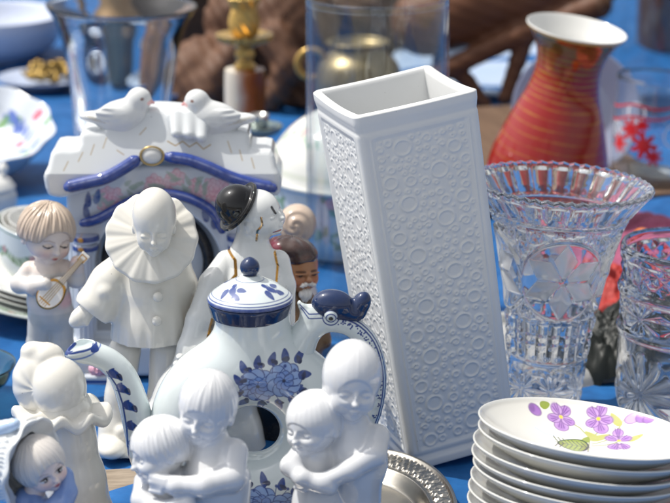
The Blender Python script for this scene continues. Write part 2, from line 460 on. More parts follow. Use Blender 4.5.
# ------------------------------------------------------------------ two kissing children, right pair
f = Fig(337, 1.035, .0024); p = f.p
root = thing('embracing_children_figurine', 'white figurine of a tall smooth-headed child hugging a shorter one, beside the silver tray', 'figurine', f.loc, group='embracing children figurines')
RA = rotm(8, 5, 5); RB = rotm(-42, 6, -6)
hA = p(352, 381); hB = p(314, 423, -4)
def couple2(P):
    qa = head_q(P, hA, 31, RA); qa = qa/np.float32([.93, 1, 1.14]); a = smin(face_sdf(qa, .75), hair_sdf(qa, .40, .0015, 16, 1.015), .03)*29
    qb = head_q(P, hB, 28.5, RB); b = smin(face_sdf(qb, .75), hair_sdf(qb, .36, .003, 16, 1.005), .03)*28
    body = smins(12, cap(P, p(354, 424), p(355, 470), 14, 24), cap(P, p(357, 450), p(352, 560, 4), 26, 27))
    body = smin(body, cap(P, p(352, 400), p(354, 432), 13, 15), 8)
    skirt = cap(P, p(364, 463), p(372, 462), 15, 14)
    body = smin(body, skirt, 12)
    b2 = smins(10, cap(P, p(316, 455, -4), p(318, 505, -6), 17, 24), cap(P, p(318, 505, -6), p(318, 565), 24, 25))
    armA = chain(P, [p(377, 437, -6), p(374, 455, -22), p(350, 470, -32), p(322, 483, -34), p(306, 482, -30)], [13, 12, 10, 8.5, 8], 5)
    armB = chain(P, [p(300, 455, -6), p(291, 466, -20), p(302, 478, -34), p(330, 488, -36)], [11, 10, 8, 7.5], 5)
    hand = smins(2.5, *[cap(P, p(310-6*i*.3, 478+4*i, -36), p(297-1.5*(i % 2), 474+4.5*i, -33), 2.8, 2.2) for i in range(4)])
    fold = 1.2*np.sin(P[:, 0]*.32+.02*P[:, 2])*np.clip((60-P[:, 2])/60, 0, 1)
    body = smin(body, b2, 7)-fold
    d = smins(5, body, armA, armB); d = smin(d, hand, 3)
    base = ell(P, (2, 2, 0), (44, 32, 7)); base = np.maximum(smin(d, base, 6), -P[:, 2])
    d = np.minimum(a, b); d = smin(a, b, 3)
    return smin(d, base, 4)
sdf_obj('body', couple2, (-62, -55, 0), (62, 50, 292), .65, M_bisque, root, f.s)

# ------------------------------------------------------------------ left pair
f = Fig(194, 1.0, .0024); p1 = f.p
root = thing('embracing_children_figurine', 'white figurine of two children cheek to cheek with combed hair, left of the teapot hole', 'figurine', f.loc, group='embracing children figurines')
RA1 = rotm(-18, 8, 8); RB1 = rotm(-66, 10, -14)
hA1 = p1(207, 408); hB1 = p1(160, 450, -6)
def couple1(P):
    p = p1
    qa = head_q(P, hA1, 30, RA1); qa = qa/np.float32([.95, 1, 1.1]); a = smin(face_sdf(qa, .75), hair_sdf(qa, .34, .006, 17, 1.015), .03)*29
    qb = head_q(P, hB1, 29, RB1); b = smin(face_sdf(qb, .75), hair_sdf(qb, .30, .010, 19, 1.02), .03)*28.5
    body = smins(14, cap(P, p(212, 440), p(216, 480), 17, 30), cap(P, p(216, 480, -2), p(216, 570, 2), 32, 38))
    body = smin(body, cap(P, p(207, 425), p(211, 446), 12, 15), 8)
    b2 = smins(10, cap(P, p(166, 478, -2), p(170, 520, -4), 18, 30), cap(P, p(168, 520, -4), p(172, 580), 30, 32))
    armA = chain(P, [p(234, 452, -8), p(232, 478, -28), p(204, 486, -40), p(176, 486, -38), p(158, 480, -30)], [14, 13, 11, 9, 8], 5)
    armB = chain(P, [p(146, 482, -4), p(143, 500, -20), p(158, 510, -36), p(188, 504, -42)], [12, 11, 9, 8], 5)
    hand = smins(2.5, *[cap(P, p(166-1.5*i, 480+4*i, -39), p(152-1.5*(i % 2), 477+4.5*i, -33), 2.9, 2.3) for i in range(4)])
    body = smin(body, b2, 8)-1.4*np.sin(P[:, 0]*.28+.03*P[:, 2])*np.clip((90-P[:, 2])/90, 0, 1)
    d = smin(smins(5, body, armA, armB), hand, 3)
    base = ell(P, (2, 2, 0), (46, 32, 7)); base = np.maximum(smin(d, base, 6), -P[:, 2])
    return smin(smin(a, b, 3), base, 4)
sdf_obj('body', couple1, (-72, -62, 0), (72, 55, 310), .65, M_bisque, root, f.s)

# ------------------------------------------------------------------ white lady seen from behind, ruffled collar
f = Fig(66, 1.09); p2 = f.p
root = thing('ruffled_collar_figurine', 'plain white figurine turned away, round head with bun above a wide wavy collar', 'figurine', f.loc)
def ruff_body(P):
    p = p2
    d = chain(P, [p(64, 412), p(69, 440), p(75, 480), p(82, 530), p(84, 585)], [29, 25, 29, 36, 42], 10)
    return np.maximum(d, -P[:, 2])
sdf_obj('body', ruff_body, (-50, -50, 0), (66, 50, 200), .9, M_cream, root, f.s)
def ruff_head(P):
    p = p2
    d = ell(P, p(59, 388, -4), (27, 27, 31))
    d2 = smins(4, ell(P, p(38, 384, 8), (25, 24, 34), rotm(0, 0, -6)), ell(P, p(33, 352, 10), (12, 12, 11)), ell(P, p(47, 356, 10), (17, 16, 13)))
    d2 = d2-.35*np.sin(np.arctan2(P[:, 0]-p(38, 384)[0], P[:, 2]-p(38, 384)[2])*9)
    return smin(smin(d, d2, 3), cap(P, p(59, 405), p(62, 425), 17, 20), 8)
sdf_obj('head', ruff_head, (-70, -40, 120), (30, 45, 245), .8, M_cream, root, f.s)
c2 = p2(62, 414)
def ruff_collar(P):
    q = P-c2.astype(np.float32); th = np.arctan2(q[:, 1], q[:, 0]); r = np.hypot(q[:, 0], q[:, 1]*1.25)
    wv = 4.6*np.sin(th*8+.6)*np.clip(r/46, 0, 1)**2
    z = q[:, 2]-wv+(-3+.11*np.maximum(r-20, 0))-.0*r
    R = 48+2.0*np.sin(th*8+2)
    dz = np.abs(z)-1.0; dr = r-(R-5)
    return (np.sqrt(np.maximum(dr, 0)**2+np.maximum(dz, 0)**2)+np.minimum(np.maximum(dr, dz), 0)-5)*.8
sdf_obj('collar', ruff_collar, c2-[58, 50, 22], c2+[58, 50, 20], .8, M_cream, root, f.s)

# ------------------------------------------------------------------ bonnet girl, bottom left corner
f = Fig(24, 1.0); p3 = f.p
root = thing('bonnet_girl_figurine', 'painted girl figurine in a lacy white bonnet and blue dress', 'figurine', f.loc)
R3 = rotm(40, 6, -22); h3 = p3(40, 465)
def girl_face(P):
    q = head_q(P, h3, 25, R3); return np.minimum(face_sdf(q)*24.5, cap(P, p3(36, 482), p3(32, 510), 10, 12))
def paint_girl(V, N):
    q = head_q(V, h3, 25, R3); a = Paint(q[:, 0], q[:, 2], lin('#ecdcd6'), (q[:, 1] < -.2)*1.0)
    for s in (-1, 1):
        a.blob(.44*s, -.40, .24, .18, 0, lin('#e2b7b2'), .25, .6)
        a.blob(.35*s, -.12, .19, .085, 0, lin('#e9e9ea'), .03); a.blob(.34*s, -.12, .10, .10, 0, lin('#10141c'), .03)
        a.blob(.37*s, -.09, .025, .025, 0, lin('#ffffff'), .02)
        a.line([(.14*s, -.07), (.35*s, -.02), (.54*s, -.08)], .035, lin('#3a3330'), .03)
        a.line([(.16*s, .12), (.36*s, .17), (.52*s, .11)], .03, lin('#93827a'), .04, .8)
    a.blob(0, -.58, .15, .055, 0, lin('#b0485a'), .04)
    return a.c
sdf_obj('head', girl_face, h3-[34, 34, 60], h3+[34, 34, 34], .6, M_paint_matt, root, f.s, paint_girl, 1)
def girl_hair(P):
    q = head_q(P, h3, 25, R3)
    return np.maximum(hair_sdf(q, .46, .018, 26, 1.06, (.80, .72, .78), -.55)*24.5, -1e9)
M_fair = glaze('pale_brown_hair_glaze', lin('#dbd6d1'), .16, bump=.3, dirt=.3)
sdf_obj('hair', girl_hair, h3-[34, 34, 30], h3+[34, 34, 34], .7, M_fair, root, f.s)
Rb = rotm(66, 4, -16)
cb = p3(17, 462, 10)
def bonnet(P):
    q = (P-cb.astype(np.float32))@Rb
    th = np.arctan2(q[:, 0], q[:, 2])
    lace = 1.1*np.sin(q[:, 0]*.9+2*np.sin(q[:, 2]*.25))*np.sin(q[:, 2]*.8+2*np.sin(q[:, 1]*.3))
    sh = np.abs(ell(q, (0, 4, 0), (37, 38, 40))-lace*.7)-2.4
    sh = np.maximum(sh, -(q[:, 1]+9))
    r = np.hypot(q[:, 0], q[:, 2]); wv = 1.5*np.cos(th*9)
    t_ = np.clip((r-33)/13, 0, 1)
    brim = np.maximum(np.abs(q[:, 1]+9+7*t_*t_-wv*t_)-1.9, np.abs(r-40)-(8+1.0*np.sin(th*9)))
    return smin(sh, brim*.75, 3)
sdf_obj('bonnet', bonnet, cb-[56, 56, 56], cb+[56, 56, 56], .8, glaze('lace_white_glaze', (.66, .69, .71), .10, bump=.5, bscale=240, dirt=.12), root, f.s)
def girl_dress(P):
    p = p3
    d = smins(8, chain(P, [p(30, 506), p(26, 540), p(22, 580, 4), p(22, 615)], [20, 30, 40, 46], 8),
              chain(P, [p(40, 514, -16), p(60, 508, -14), p(67, 492, -4), p(66, 476, 6)], [12, 12, 10.5, 8.5], 4))
    return np.maximum(d-.8*np.sin(P[:, 0]*.4+P[:, 2]*.05), -P[:, 2])
sdf_obj('dress', girl_dress, (-60, -60, 0), (70, 60, 165), 1.0, glaze('blue_dress_glaze', lin('#7d9ad0'), .2, bump=.2, dirt=.15), root, f.s)
def girl_ribbon(P):
    p = p3
    return smins(3, ell(P, p(4, 428, -4), (16, 7, 7), rotm(0, 0, -20)), ell(P, p(-16, 438, -4), (16, 7, 9), rotm(0, 0, 25)), ell(P, p(15, 424, -6), (5, 5, 5)))
sdf_obj('ribbon', girl_ribbon, p3(8, 425)-[50, 20, 30], p3(8, 425)+[40, 20, 30], .9, glaze('pale_blue_glaze', lin('#b9cfea'), .15), root, f.s)
# ================================================================== ring teapot
f = Fig(253, 1.115, .0024); pt = f.p
root = thing('ring_teapot', 'blue and white ring-shaped teapot with a hole through its body and a fish handle', 'teapot', f.loc)
cT = pt(253, 429); RMAJ, RMIN = 64.0, 37.5
zb = cT[2]-RMAJ-RMIN
def pot(P):
    q = P-cT.astype(np.float32)
    r = np.hypot(q[:, 0], q[:, 2])
    t = np.hypot(r-RMAJ, q[:, 1]*1.02)-RMIN
    neck = cyl(P, pt(253, 334), 36.5, 36, 3)
    t = smin(t, neck, 20)
    foot = cyl(P, (0, 0, 9), 42, 9, 3)
    t = smin(t, foot, 16)
    inn = cyl(P, pt(253, 310), 31, 40, 3)
    return np.maximum(t, -inn)
def paint_pot(V, N):
    a = Paint(V[:, 0], V[:, 2]-cT[2], CELADON, (N[:, 1] < .25)*1.0)
    def group(cx, cz, flip):
        for (x, y, r) in ((-12, -1, 18), (13, 4, 17)):
            a.flower(cx+x, cz+y*flip, r, lin('#87a4d6'), COBALT, 9, .4+x, COBALT_D, ew=.8)
            a.flower(cx+x, cz+y*flip, r*.55, lin('#6f90cf'), COBALT, 7, .9+x, COBALT_D, ew=.7)
        for (x, y, rot) in ((-31, 6, 2.2), (-26, 19, 1.9), (-12, 24, 1.4), (2, 26, 1.2), (14, 27, 1.7), (28, 24, .8), (33, 8, -.1), (33, -8, -.5), (-34, -10, 2.8), (-28, -22, 3.6), (-10, -25, 4.4), (8, -22, 5), (22, -17, 5.4)):
            a.leaf(cx+x, cz+y*flip, 6.5, 3.6, rot*flip, COBALT)
            a.leaf(cx+x*.9+2, cz+y*.88*flip, 4, 2.2, rot*flip+1.3, COBALT_D)
        for k in range(16):
            t = k*2*PI/16+.3; a.blob(cx+30*math.cos(t), cz+20*math.sin(t), 1.6, 1.6, 0, COBALT)
            a.line([(cx+18*math.cos(t), cz+12*math.sin(t)), (cx+27*math.cos(t), cz+18*math.sin(t))], .8, COBALT)
    group(20, 60, 1); group(22, -66, -1)
    return worn(a, CELADON, .35, .12)
sdf_obj('body', pot, (-106, -42, 0), (106, 42, cT[2]+150), 1.1, M_paint, root, f.s, paint_pot, 1)
# collar under the lid
zr = pt(253, 313)[2]
prof = [(31.5, zr), (36.6, zr-2.5), (37.8, zr-1.5), (38.9, zr+2), (40.6, zr+8), (41.2, zr+11), (40.5, zr+12.4), (36, zr+12.6), (33, zr+11)]
lathe_obj('neck_band', spl(prof, 40), M_cobalt, root, f.s, 96)
# lid
zl = zr+12.8
lp = spl([(33, zl-2), (38, zl-.6), (41.3, zl+.6), (41.8, zl+2.5), (40.5, zl+4.8), (36, zl+9), (27, zl+15.5), (17, zl+20.5), (11.5, zl+23), (9.6, zl+25), (8.0, zl+26), (.01, zl+26)], 120)
def paint_lid(V):
    r = np.hypot(V[:, 0], V[:, 1]); a = Paint(V[:, 0], V[:, 1], CELADON)
    for R, wd in ((39.8, 1.0), (37.2, .7), (13.5, .8), (41.6, 1.2)):
        a.mix(np.clip(.5-(np.abs(r-R)-wd*.5)/.6, 0, 1), COBALT)
    for k in range(4):
        t = k*PI/2-.62; c, s = math.cos(t), math.sin(t)
        for (rr, tt, L, W) in ((27, 0, 6, 3.4), (24, .32, 5, 3), (32, .22, 5.2, 3), (31, -.26, 5.5, 3.2), (21, -.15, 4, 2.4)):
            a.leaf(rr*math.cos(t+tt), rr*math.sin(t+tt), L, W, t+tt*3+.8, COBALT)
        a.line([(20*c, 20*s), (34*math.cos(t+.1), 34*math.sin(t+.1))], .9, COBALT)
    return worn(a, CELADON, .4, .1)
lid = lathe_obj('lid', lp, M_paint, root, f.s, 300, paint=paint_lid)
zk = zl+25.5
lathe_obj('knob', spl([(.01, zk-1), (6.5, zk-.6), (6.6, zk+1), (8.6, zk+4), (9.6, zk+8), (8.6, zk+12.5), (5.5, zk+16), (2.5, zk+17.8), (.01, zk+18.6)], 50), M_cobalt, lid, f.s, 64)
# spout
spp = [pt(186, 486), pt(152, 462), pt(141, 432), pt(133, 402), pt(123, 376), pt(109, 361), pt(94, 354), pt(82, 351)]
spr = [24, 19, 15.8, 14.2, 13, 11.8, 11.2, 12.2]
SP = spl(np.c_[np.array(spp), spr], 26)
def spout(P):
    d = chain(P, SP[:, :3], SP[:, 3], 2)
    mouth = chain(P, [pt(92, 353), pt(82, 347, -1), pt(74, 344, -3)], [5.5, 9.5, 11])
    d = smin(d, ell(P, pt(82, 351), (17, 12, 8), rotm(0, 0, -14)), 4)
    return ssub(d, ell(P, pt(80, 345, -2), (13.5, 8.5, 8), rotm(0, 14, -10)), 1.5)
def paint_spout(V, N):
    W = V; a = Paint(W[:, 0], W[:, 2], CELADON)
    q = lambda x, y: (pt(x, y)[0], pt(x, y)[2])
    a.ok = (N[:, 1] < .3)*1.0
    # rim lines round the mouth
    m = ell(V, pt(80, 345, -2), (13.5, 8.5, 8), rotm(0, 14, -10))
    a.mix(np.clip(.5-(np.abs(m-2.6)-.8)/.7, 0, 1), COBALT); a.mix(np.clip(.5-(np.abs(m-6.5)-.5)/.7, 0, 1), MIDBLUE)
    for (x, y, L, r) in ((70, 347, 6, .3), (64, 351, 5, -.3), (96, 346, 4, -.4)):
        a.leaf(*q(x, y), L, 3.4, r, COBALT)
    for (x, y) in ((116, 370), (124, 384), (131, 401), (134, 421), (136, 440)):
        u, v = q(x, y)
        a.leaf(u, v, 6.5, 4.2, -.4, COBALT); a.leaf(u+5, v-3, 4.2, 2.6, -1.0, COBALT_D); a.leaf(u-3, v+3.5, 4, 2.2, .8, COBALT)
        a.line([(u-7, v-3), (u+7, v-5)], .9, COBALT)
    a.line([q(x, y) for x, y in ((108, 368), (118, 382), (124, 400), (128, 425), (129, 455))], 2.0, COBALT)
    return a.c
lo = np.array(spp).min(0)-28; hi = np.array(spp).max(0)+28
sdf_obj('spout', spout, lo, hi, 1.0, M_paint, root, f.s, paint_spout, 1)
# handle
hp = [pt(296, 352), pt(305, 334), pt(315, 324), pt(334, 322), pt(352, 327), pt(366, 340), pt(374, 360), pt(376, 385), pt(370, 415), pt(354, 444), pt(330, 466)]
hr = [17, 14, 11, 9.5, 9.5, 10, 10.2, 10, 10, 11.5, 15]
HP = spl(np.c_[np.array(hp), hr], 34)
def handle(P):
    d = chain(P, HP[:, :3], HP[:, 3], 2)
    lip = chain(P, [pt(314, 326), pt(311, 314), pt(304, 306, -1), pt(300, 303, -2)], [11, 9, 5, 2.6], 3)
    jaw = chain(P, [pt(311, 316), pt(320, 315), pt(331, 313)], [9, 7.5, 8], 3)
    d = smins(6, d, lip, jaw)
    d = ssub(d, ell(P, pt(309, 300), (8, 6, 8)), 2)
    return smin(d, cap(P, pt(331, 314, -4), pt(331, 314, -9), 8.5, 7), 1.5)
def paint_handle(V, N):
    a = Paint(V[:, 0], V[:, 2], CELADON); q = lambda x, y: (pt(x, y)[0], pt(x, y)[2])
    # double line and speckle down the outer side
    P = np.array([[h[0], h[2]] for h in HP]); T = np.gradient(P, axis=0); T /= np.hypot(*T.T)[:, None]
    Nn = np.c_[-T[:, 1], T[:, 0]]
    for off, wd in ((6.8, 1.4), (9.0, .9)):
        L = [tuple(P[i]+Nn[i]*off) for i in range(11, 32)]
        a.ok = (N[:, 1] < .5)*1.0; a.line(L, wd, COBALT)
    r = np.random.default_rng(3)
    for i in range(150):
        k = r.integers(11, 31); o = P[k]+Nn[k]*r.uniform(.5, 5.8)+T[k]*r.uniform(-3, 3); a.blob(o[0], o[1], .8, .8, 0, COBALT, .5)
    a.ok = np.ones(len(V))
    for (x0, y0), (x1, y1), (x2, y2) in (((300, 303), (309, 311), (322, 311)), ((301, 306), (309, 315), (322, 315))):
        a.line([q(x0, y0), q(x1, y1), q(x2, y2)], 1.2, COBALT)
    e = q(331, 314); rr = np.hypot(a.u-e[0], a.v-e[1])
    for R in (8.0, 4.8): a.mix(np.clip(.5-(np.abs(rr-R)-.6)/.5, 0, 1)*(V[:, 1] < 0), COBALT)
    a.blob(*e, 2.3, 2.3, 0, lin('#05070d'), .5)
    return a.c
lo = np.array(hp).min(0)-24; hi = np.array(hp).max(0)+[20, 20, 34]
sdf_obj('handle', handle, lo, hi, .9, M_paint, root, f.s, paint_handle, 1)
def fish(P):
    d = ell(P, pt(333, 305), (21, 14, 15.5), rotm(0, 0, 8))
    d = smin(d, ell(P, pt(352, 314), (13, 9, 8)), 6)
    return smin(d, ell(P, pt(361, 304, 2), (9, 9, 13), rotm(0, 0, 24)), 4)
sdf_obj('fish', fish, pt(345, 305)-[45, 20, 25], pt(345, 305)+[36, 20, 28], .7, M_cobalt, root, f.s)
# ================================================================== pierrot
f = Fig(152, 1.24); pp = f.p
root = thing('pierrot_figurine', 'ivory pierrot figurine with broad pleated ruff and closed eyes before the dove shrine', 'figurine', f.loc)
def gown(P):
    p = pp
    d = chain(P, [p(152, 262), p(152, 288), p(152, 325), p(151, 358)], [22, 31, 37, 42], 10)
    q = P-p(152, 300).astype(np.float32)
    th = np.arctan2(q[:, 0], -q[:, 1])
    drop = np.clip(-q[:, 2]/70, 0, 1.2)
    d = d-drop*(1.5*np.sin(th*9+.5*np.sin(th*3))+.8*np.sin(th*21))
    d = np.maximum(d, -(P[:, 2]-p(151, 362)[2]-.05*q[:, 0]))
    sl = chain(P, [p(124, 264, -2), p(110, 282, -8), p(97, 304, -14)], [15, 18, 21], 8)
    cutn = (P-p(92, 313, -16).astype(np.float32))@A(.62, .25, .74)
    sl = np.maximum(sl, -cutn)
    sr = chain(P, [p(178, 264, 4), p(182, 285, 6), p(178, 318, 8)], [13, 14, 15], 8)
    sr = np.maximum(sr, -(P[:, 2]-p(180, 326)[2]))
    d = smin(d, smin(sl, sr, 6), 9)
    for (x, y) in ((158, 297), (157, 321)):
        d = smin(d, ell(P, p(x, y, -38 if y < 300 else -41), (5, 5, 5)), 2)
    return smin(d, ell(P, p(106, 292, -27), (6, 5, 5)), 6)
sdf_obj('gown', gown, (-75, -60, 120), (75, 60, 280), 1.0, M_cream, root, f.s)
def pbody(P):
    p = pp
    hand = smins(3, cap(P, p(92, 306, -16), p(80, 318, -20), 9, 9.5), cap(P, p(80, 318, -20), p(75, 322, -22), 8, 6), cap(P, p(88, 312, -22), p(86, 323, -26), 4, 3.2))
    handr = cap(P, p(178, 318, 8), p(178, 336, 6), 8, 7)
    legs = smin(chain(P, [p(125, 350), p(120, 395, -2), p(117, 428, -4), p(116, 444, -4)], [16, 14, 17, 20], 6),
                chain(P, [p(172, 350), p(170, 400), p(168, 444)], [22, 22, 24], 6), 8)
    toe = smin(ell(P, p(113, 446, -20), (16, 24, 11)), ell(P, p(165, 446, -20), (16, 24, 11)), 3)
    pom = ell(P, p(122, 432, -22), (6, 5, 6))
    base = box(P, p(142, 448), (44, 30, 6), 4)
    d = smins(4, hand, handr, smins(5, legs, toe, pom), base)
    return np.maximum(d, -P[:, 2])
sdf_obj('body', pbody, (-85, -60, 0), (70, 50, 200), 1.0, M_cream, root, f.s)
cR = pp(151, 237, -24); RR = rotm(0, -52, 0)       # ruff: a pleated disc tipped to face forward
def ruffs(P):
    q = (P-cR.astype(np.float32))@RR
    th = np.arctan2(q[:, 1], q[:, 0]); r = np.hypot(q[:, 0], q[:, 1])
    z = q[:, 2]+.003*r*r-(.75*np.cos(th*13)+.2*np.cos(th*29+1))*np.clip((r-8)/36, 0, 1)-1.0
    R = 45+.7*np.cos(th*13)
    dz = np.abs(z)-.6; dr = r-(R-3)
    return (np.sqrt(np.maximum(dr, 0)**2+np.maximum(dz, 0)**2)+np.minimum(np.maximum(dr, dz), 0)-2.6)*.75
RR = rotm(0, 0, 0)@np.array(Matrix.Rotation(math.radians(62), 3, 'X'), np.float32)
sdf_obj('ruff', ruffs, cR-[52, 42, 52], cR+[52, 42, 52], .8, M_cream, root, f.s)
hp_ = pp(154, 223, -36); Rh = rotm(4, 12, 2)
def phead(P):
    q = head_q(P, hp_, 24, Rh)/np.float32([.90, 1, 1.22])
    d = face_sdf(q, .74)
    for s in (-1, 1):                                # closed lids, cap edge
        d = smin(d, ell(q, (.35*s, -.79, -.15), (.2, .09, .06)), .05)
    capd = ell(q, (0, .10, .20), (.99, 1.02, .98)); capd = ssub(capd, ell(q, (0, -1.15, -.50), (.72, .75, .74)), .05)
    return smin(d, capd, .03)*22
sdf_obj('head', phead, hp_-[32, 34, 40], hp_+[32, 34, 42], .6, M_cream, root, f.s)

# ================================================================== clown with bowler hat
f = Fig(235, 1.245); ph = f.p
root = thing('bowler_clown_figurine', 'white and gold clown figurine with head tilted back under a black bowler hat', 'figurine', f.loc)
hc = ph(259, 214); Rc = rotm(62, -14, -8)
def cbody(P):
    p = ph
    q = head_q(P, hc, 23.5, Rc); d = face_sdf(q)*23
    neck = cap(P, p(253, 228), p(250, 256), 15, 19)
    tor = chain(P, [p(252, 262), p(254, 290), p(243, 335), p(222, 400)], [24, 33, 33, 34], 10)
    la = chain(P, [p(227, 262), p(213, 284, -16), p(199, 320, -36), p(190, 348, -46), p(185, 362, -50)], [12, 13.5, 12.5, 12, 11], 4)
    ra = chain(P, [p(278, 262), p(284, 285, -4), p(284, 320, -8)], [12, 11, 11], 4)
    leg = chain(P, [p(212, 362, -42), p(190, 396, -46), p(172, 432, -46), p(166, 470, -44)], [30, 32, 34, 35], 10)
    leg2 = chain(P, [p(212, 370), p(228, 430), p(236, 466)], [30, 32, 36], 10)
    d = smin(d, neck, 7); d = smin(d, smin(tor, smin(la, ra, 3), 4), 6)
    d = smin(d, smin(leg, leg2, 8), 6)
    for (x, y) in ((174, 357), (171, 364)): d = smin(d, ell(P, p(x+6, y, -68), (4, 5, 3.4)), 2)
    return np.maximum(d, -P[:, 2])
GOLDC = lin('#c08a2c')
def paint_clown(V, N):
    p = ph; a = Paint(V[:, 0], V[:, 2], lin('#d9dbda')); q = lambda x, y: (p(x, y)[0], p(x, y)[2])
    fr = (N[:, 1] < .45)*1.0; a.ok = fr
    a.line([q(229, 249), q(236, 255), q(237, 268), q(231, 276), q(229, 286)], 3.0, GOLDC, 1, metal=True)
    a.line([q(275, 251), q(278, 262), q(277, 275)], 2.4, GOLDC, 1, metal=True)
    a.line([q(215, 306), q(210, 326), q(204, 346)], 3.2, GOLDC, 1, metal=True)
    a.line([q(262, 212), q(263, 219), q(258, 226), q(257, 236)], 2.0, lin('#b98f58'), 1, metal=True)
    a.line([q(272, 203), q(276, 210)], 2.0, lin('#1a1a1c'), .6)
    a.line([q(274, 228), q(281, 227)], 1.6, lin('#8f3a3a'), .6)
    return a.c
sdf_obj('body', cbody, (-125, -100, 0), (85, 50, 300), 1.0, M_paint, root, f.s, paint_clown, 1)
hh = ph(239, 207, 2); Rhat = rotm(8, 8, -52)
def hat(P):
    q = (P-hh.astype(np.float32))@Rhat
    d = smin(ell(q, (0, 0, 2), (20.5, 21, 20)), cap(q, (0, 0, -3), (0, 0, 4), 21, 20), 2); d = np.maximum(d, -(q[:, 2]+2))
    r = np.hypot(q[:, 0], q[:, 1]*.95); th = np.arctan2(q[:, 1], q[:, 0])
    z = q[:, 2]+1-.013*np.maximum(r-17, 0)**2-.8*np.cos(2*th)
    brim = np.maximum(np.abs(z)-1.7, r-27)
    return smin(d, brim*.8, 3)
sdf_obj('bowler_hat', hat, hh-[36, 36, 36], hh+[36, 36, 36], .7, glaze('black_lustre_glaze', (.004, .004, .005), .06, bump=.12, coat=.15, dirt=.02), root, f.s)

# black block added behind the teapot, standing in for the shadowed gap
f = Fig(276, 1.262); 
def gap_block(P): return np.minimum(box(P, (0, 0, 26), (24, 20, 26), 2), box(P, (0, 0, 53), (26, 22, 5), 2))
o = sdf_obj('gap_shade_block', gap_block, (-30, -26, 0), (30, 26, 62), 1.2, glaze('gap_shade_black', (.006, .006, .007), .2), None, f.s)
o.location = f.loc; tag(o, 'added black block standing in for the shadowed gap seen through the teapot hole', 'box')

# ================================================================== old man
f = Fig(294, 1.315); po = f.p
root = thing('old_man_figurine', 'painted old man figurine with white moustache and goatee, dark brown beret and brown coat', 'figurine', f.loc)
ho = po(297, 267); Ro = rotm(32, 0, 4)
def oman(P):
    q = head_q(P, ho, 23, Ro)/np.float32([.98, 1.0, 1.06]); d = face_sdf(q)
    d = smin(d, ell(q, (0, -1.02, -.30), (.14, .17, .12)), .06)
    d = smin(d, ell(q, (0, -.86, -.06), (.62, .14, .07)), .06)
    return smin(d*22, cap(P, po(292, 282), po(292, 300), 10, 11), 4)
def paint_oman(V, N):
    q = head_q(V, ho, 23, Ro)/np.float32([.98, 1.0, 1.06]); a = Paint(q[:, 0], q[:, 2], lin('#a5744f'), (q[:, 1] < 0)*1.0)
    for s in (-1, 1):
        a.blob(.42*s, -.42, .26, .2, 0, lin('#b2623f'), .3, .6)
        a.line([(.15*s, .02), (.5*s, .02)], .07, lin('#4a2c1c'), .05); a.blob(.34*s, -.14, .12, .06, 0, lin('#20130d'), .04)
    a.line([(.15, -.45), (.3, -.75)], .05, lin('#7a4a30'), .05, .6); a.line([(-.15, -.45), (-.3, -.75)], .05, lin('#7a4a30'), .05, .6)
    return a.c
sdf_obj('head', oman, ho-[30, 30, 46], ho+[30, 30, 30], .6, M_paint_matt, root, f.s, paint_oman, 1)
def beard(P):
    q = head_q(P, ho, 23, Ro)/np.float32([.98, 1.0, 1.06])
    d = smins(.06, ell(q, (.17, -.96, -.49), (.24, .12, .09), rotm(0, 0, 18)), ell(q, (-.17, -.96, -.49), (.24, .12, .09), rotm(0, 0, -18)))
    d = np.minimum(d, smin(ell(q, (0, -.82, -.92), (.30, .22, .24)), ell(q, (0, -.78, -1.08), (.18, .16, .2)), .1))
    return (d-.02*np.sin(q[:, 0]*40))*22
sdf_obj('beard', beard, ho-[28, 30, 36], ho+[28, 30, 20], .55, glaze('white_beard_glaze', (.75, .73, .7), .3, bump=.4), root, f.s)
def beret(P):
    d = smin(ell(P, po(291, 248), (24, 24, 12), rotm(0, -8, 10)), ell(P, po(296, 255), (22, 22, 9)), 5)
    return d-.5*np.sin(np.arctan2(P[:, 0], P[:, 1])*7)
def paint_beret(V, N):
    a = Paint(V[:, 0], V[:, 2], lin('#3a2420')); c = po(276, 243); a.blob(c[0], c[2], 5, 6, .3, lin('#6e2034'), 4); c = po(305, 252); a.blob(c[0], c[2], 5, 3, 0, lin('#5a3a30'), 3); return a.c
sdf_obj('beret', beret, po(291, 250)-[30, 30, 24], po(291, 250)+[32, 30, 24], .7, M_paint, root, f.s, paint_beret)
def ocoat(P):
    p = po
    d = chain(P, [p(294, 300), p(296, 330), p(296, 380), p(296, 440)], [19, 25, 30, 32], 8)
    d = smin(d, chain(P, [p(276, 306), p(270, 340, -6), p(284, 362, -18)], [10, 10, 9], 4), 4)
    d = smin(d, chain(P, [p(314, 306), p(320, 340, -6), p(304, 362, -18)], [10, 10, 9], 4), 4)
    return np.maximum(d-.9*np.sin(P[:, 0]*.45+P[:, 2]*.06), -P[:, 2])
sdf_obj('coat', ocoat, (-45, -45, 0), (45, 40, 160), 1.0, glaze('brown_coat_glaze', lin('#6b5138'), .2, bump=.5, dirt=.5, tint=(.1, .06, .03)), root, f.s)

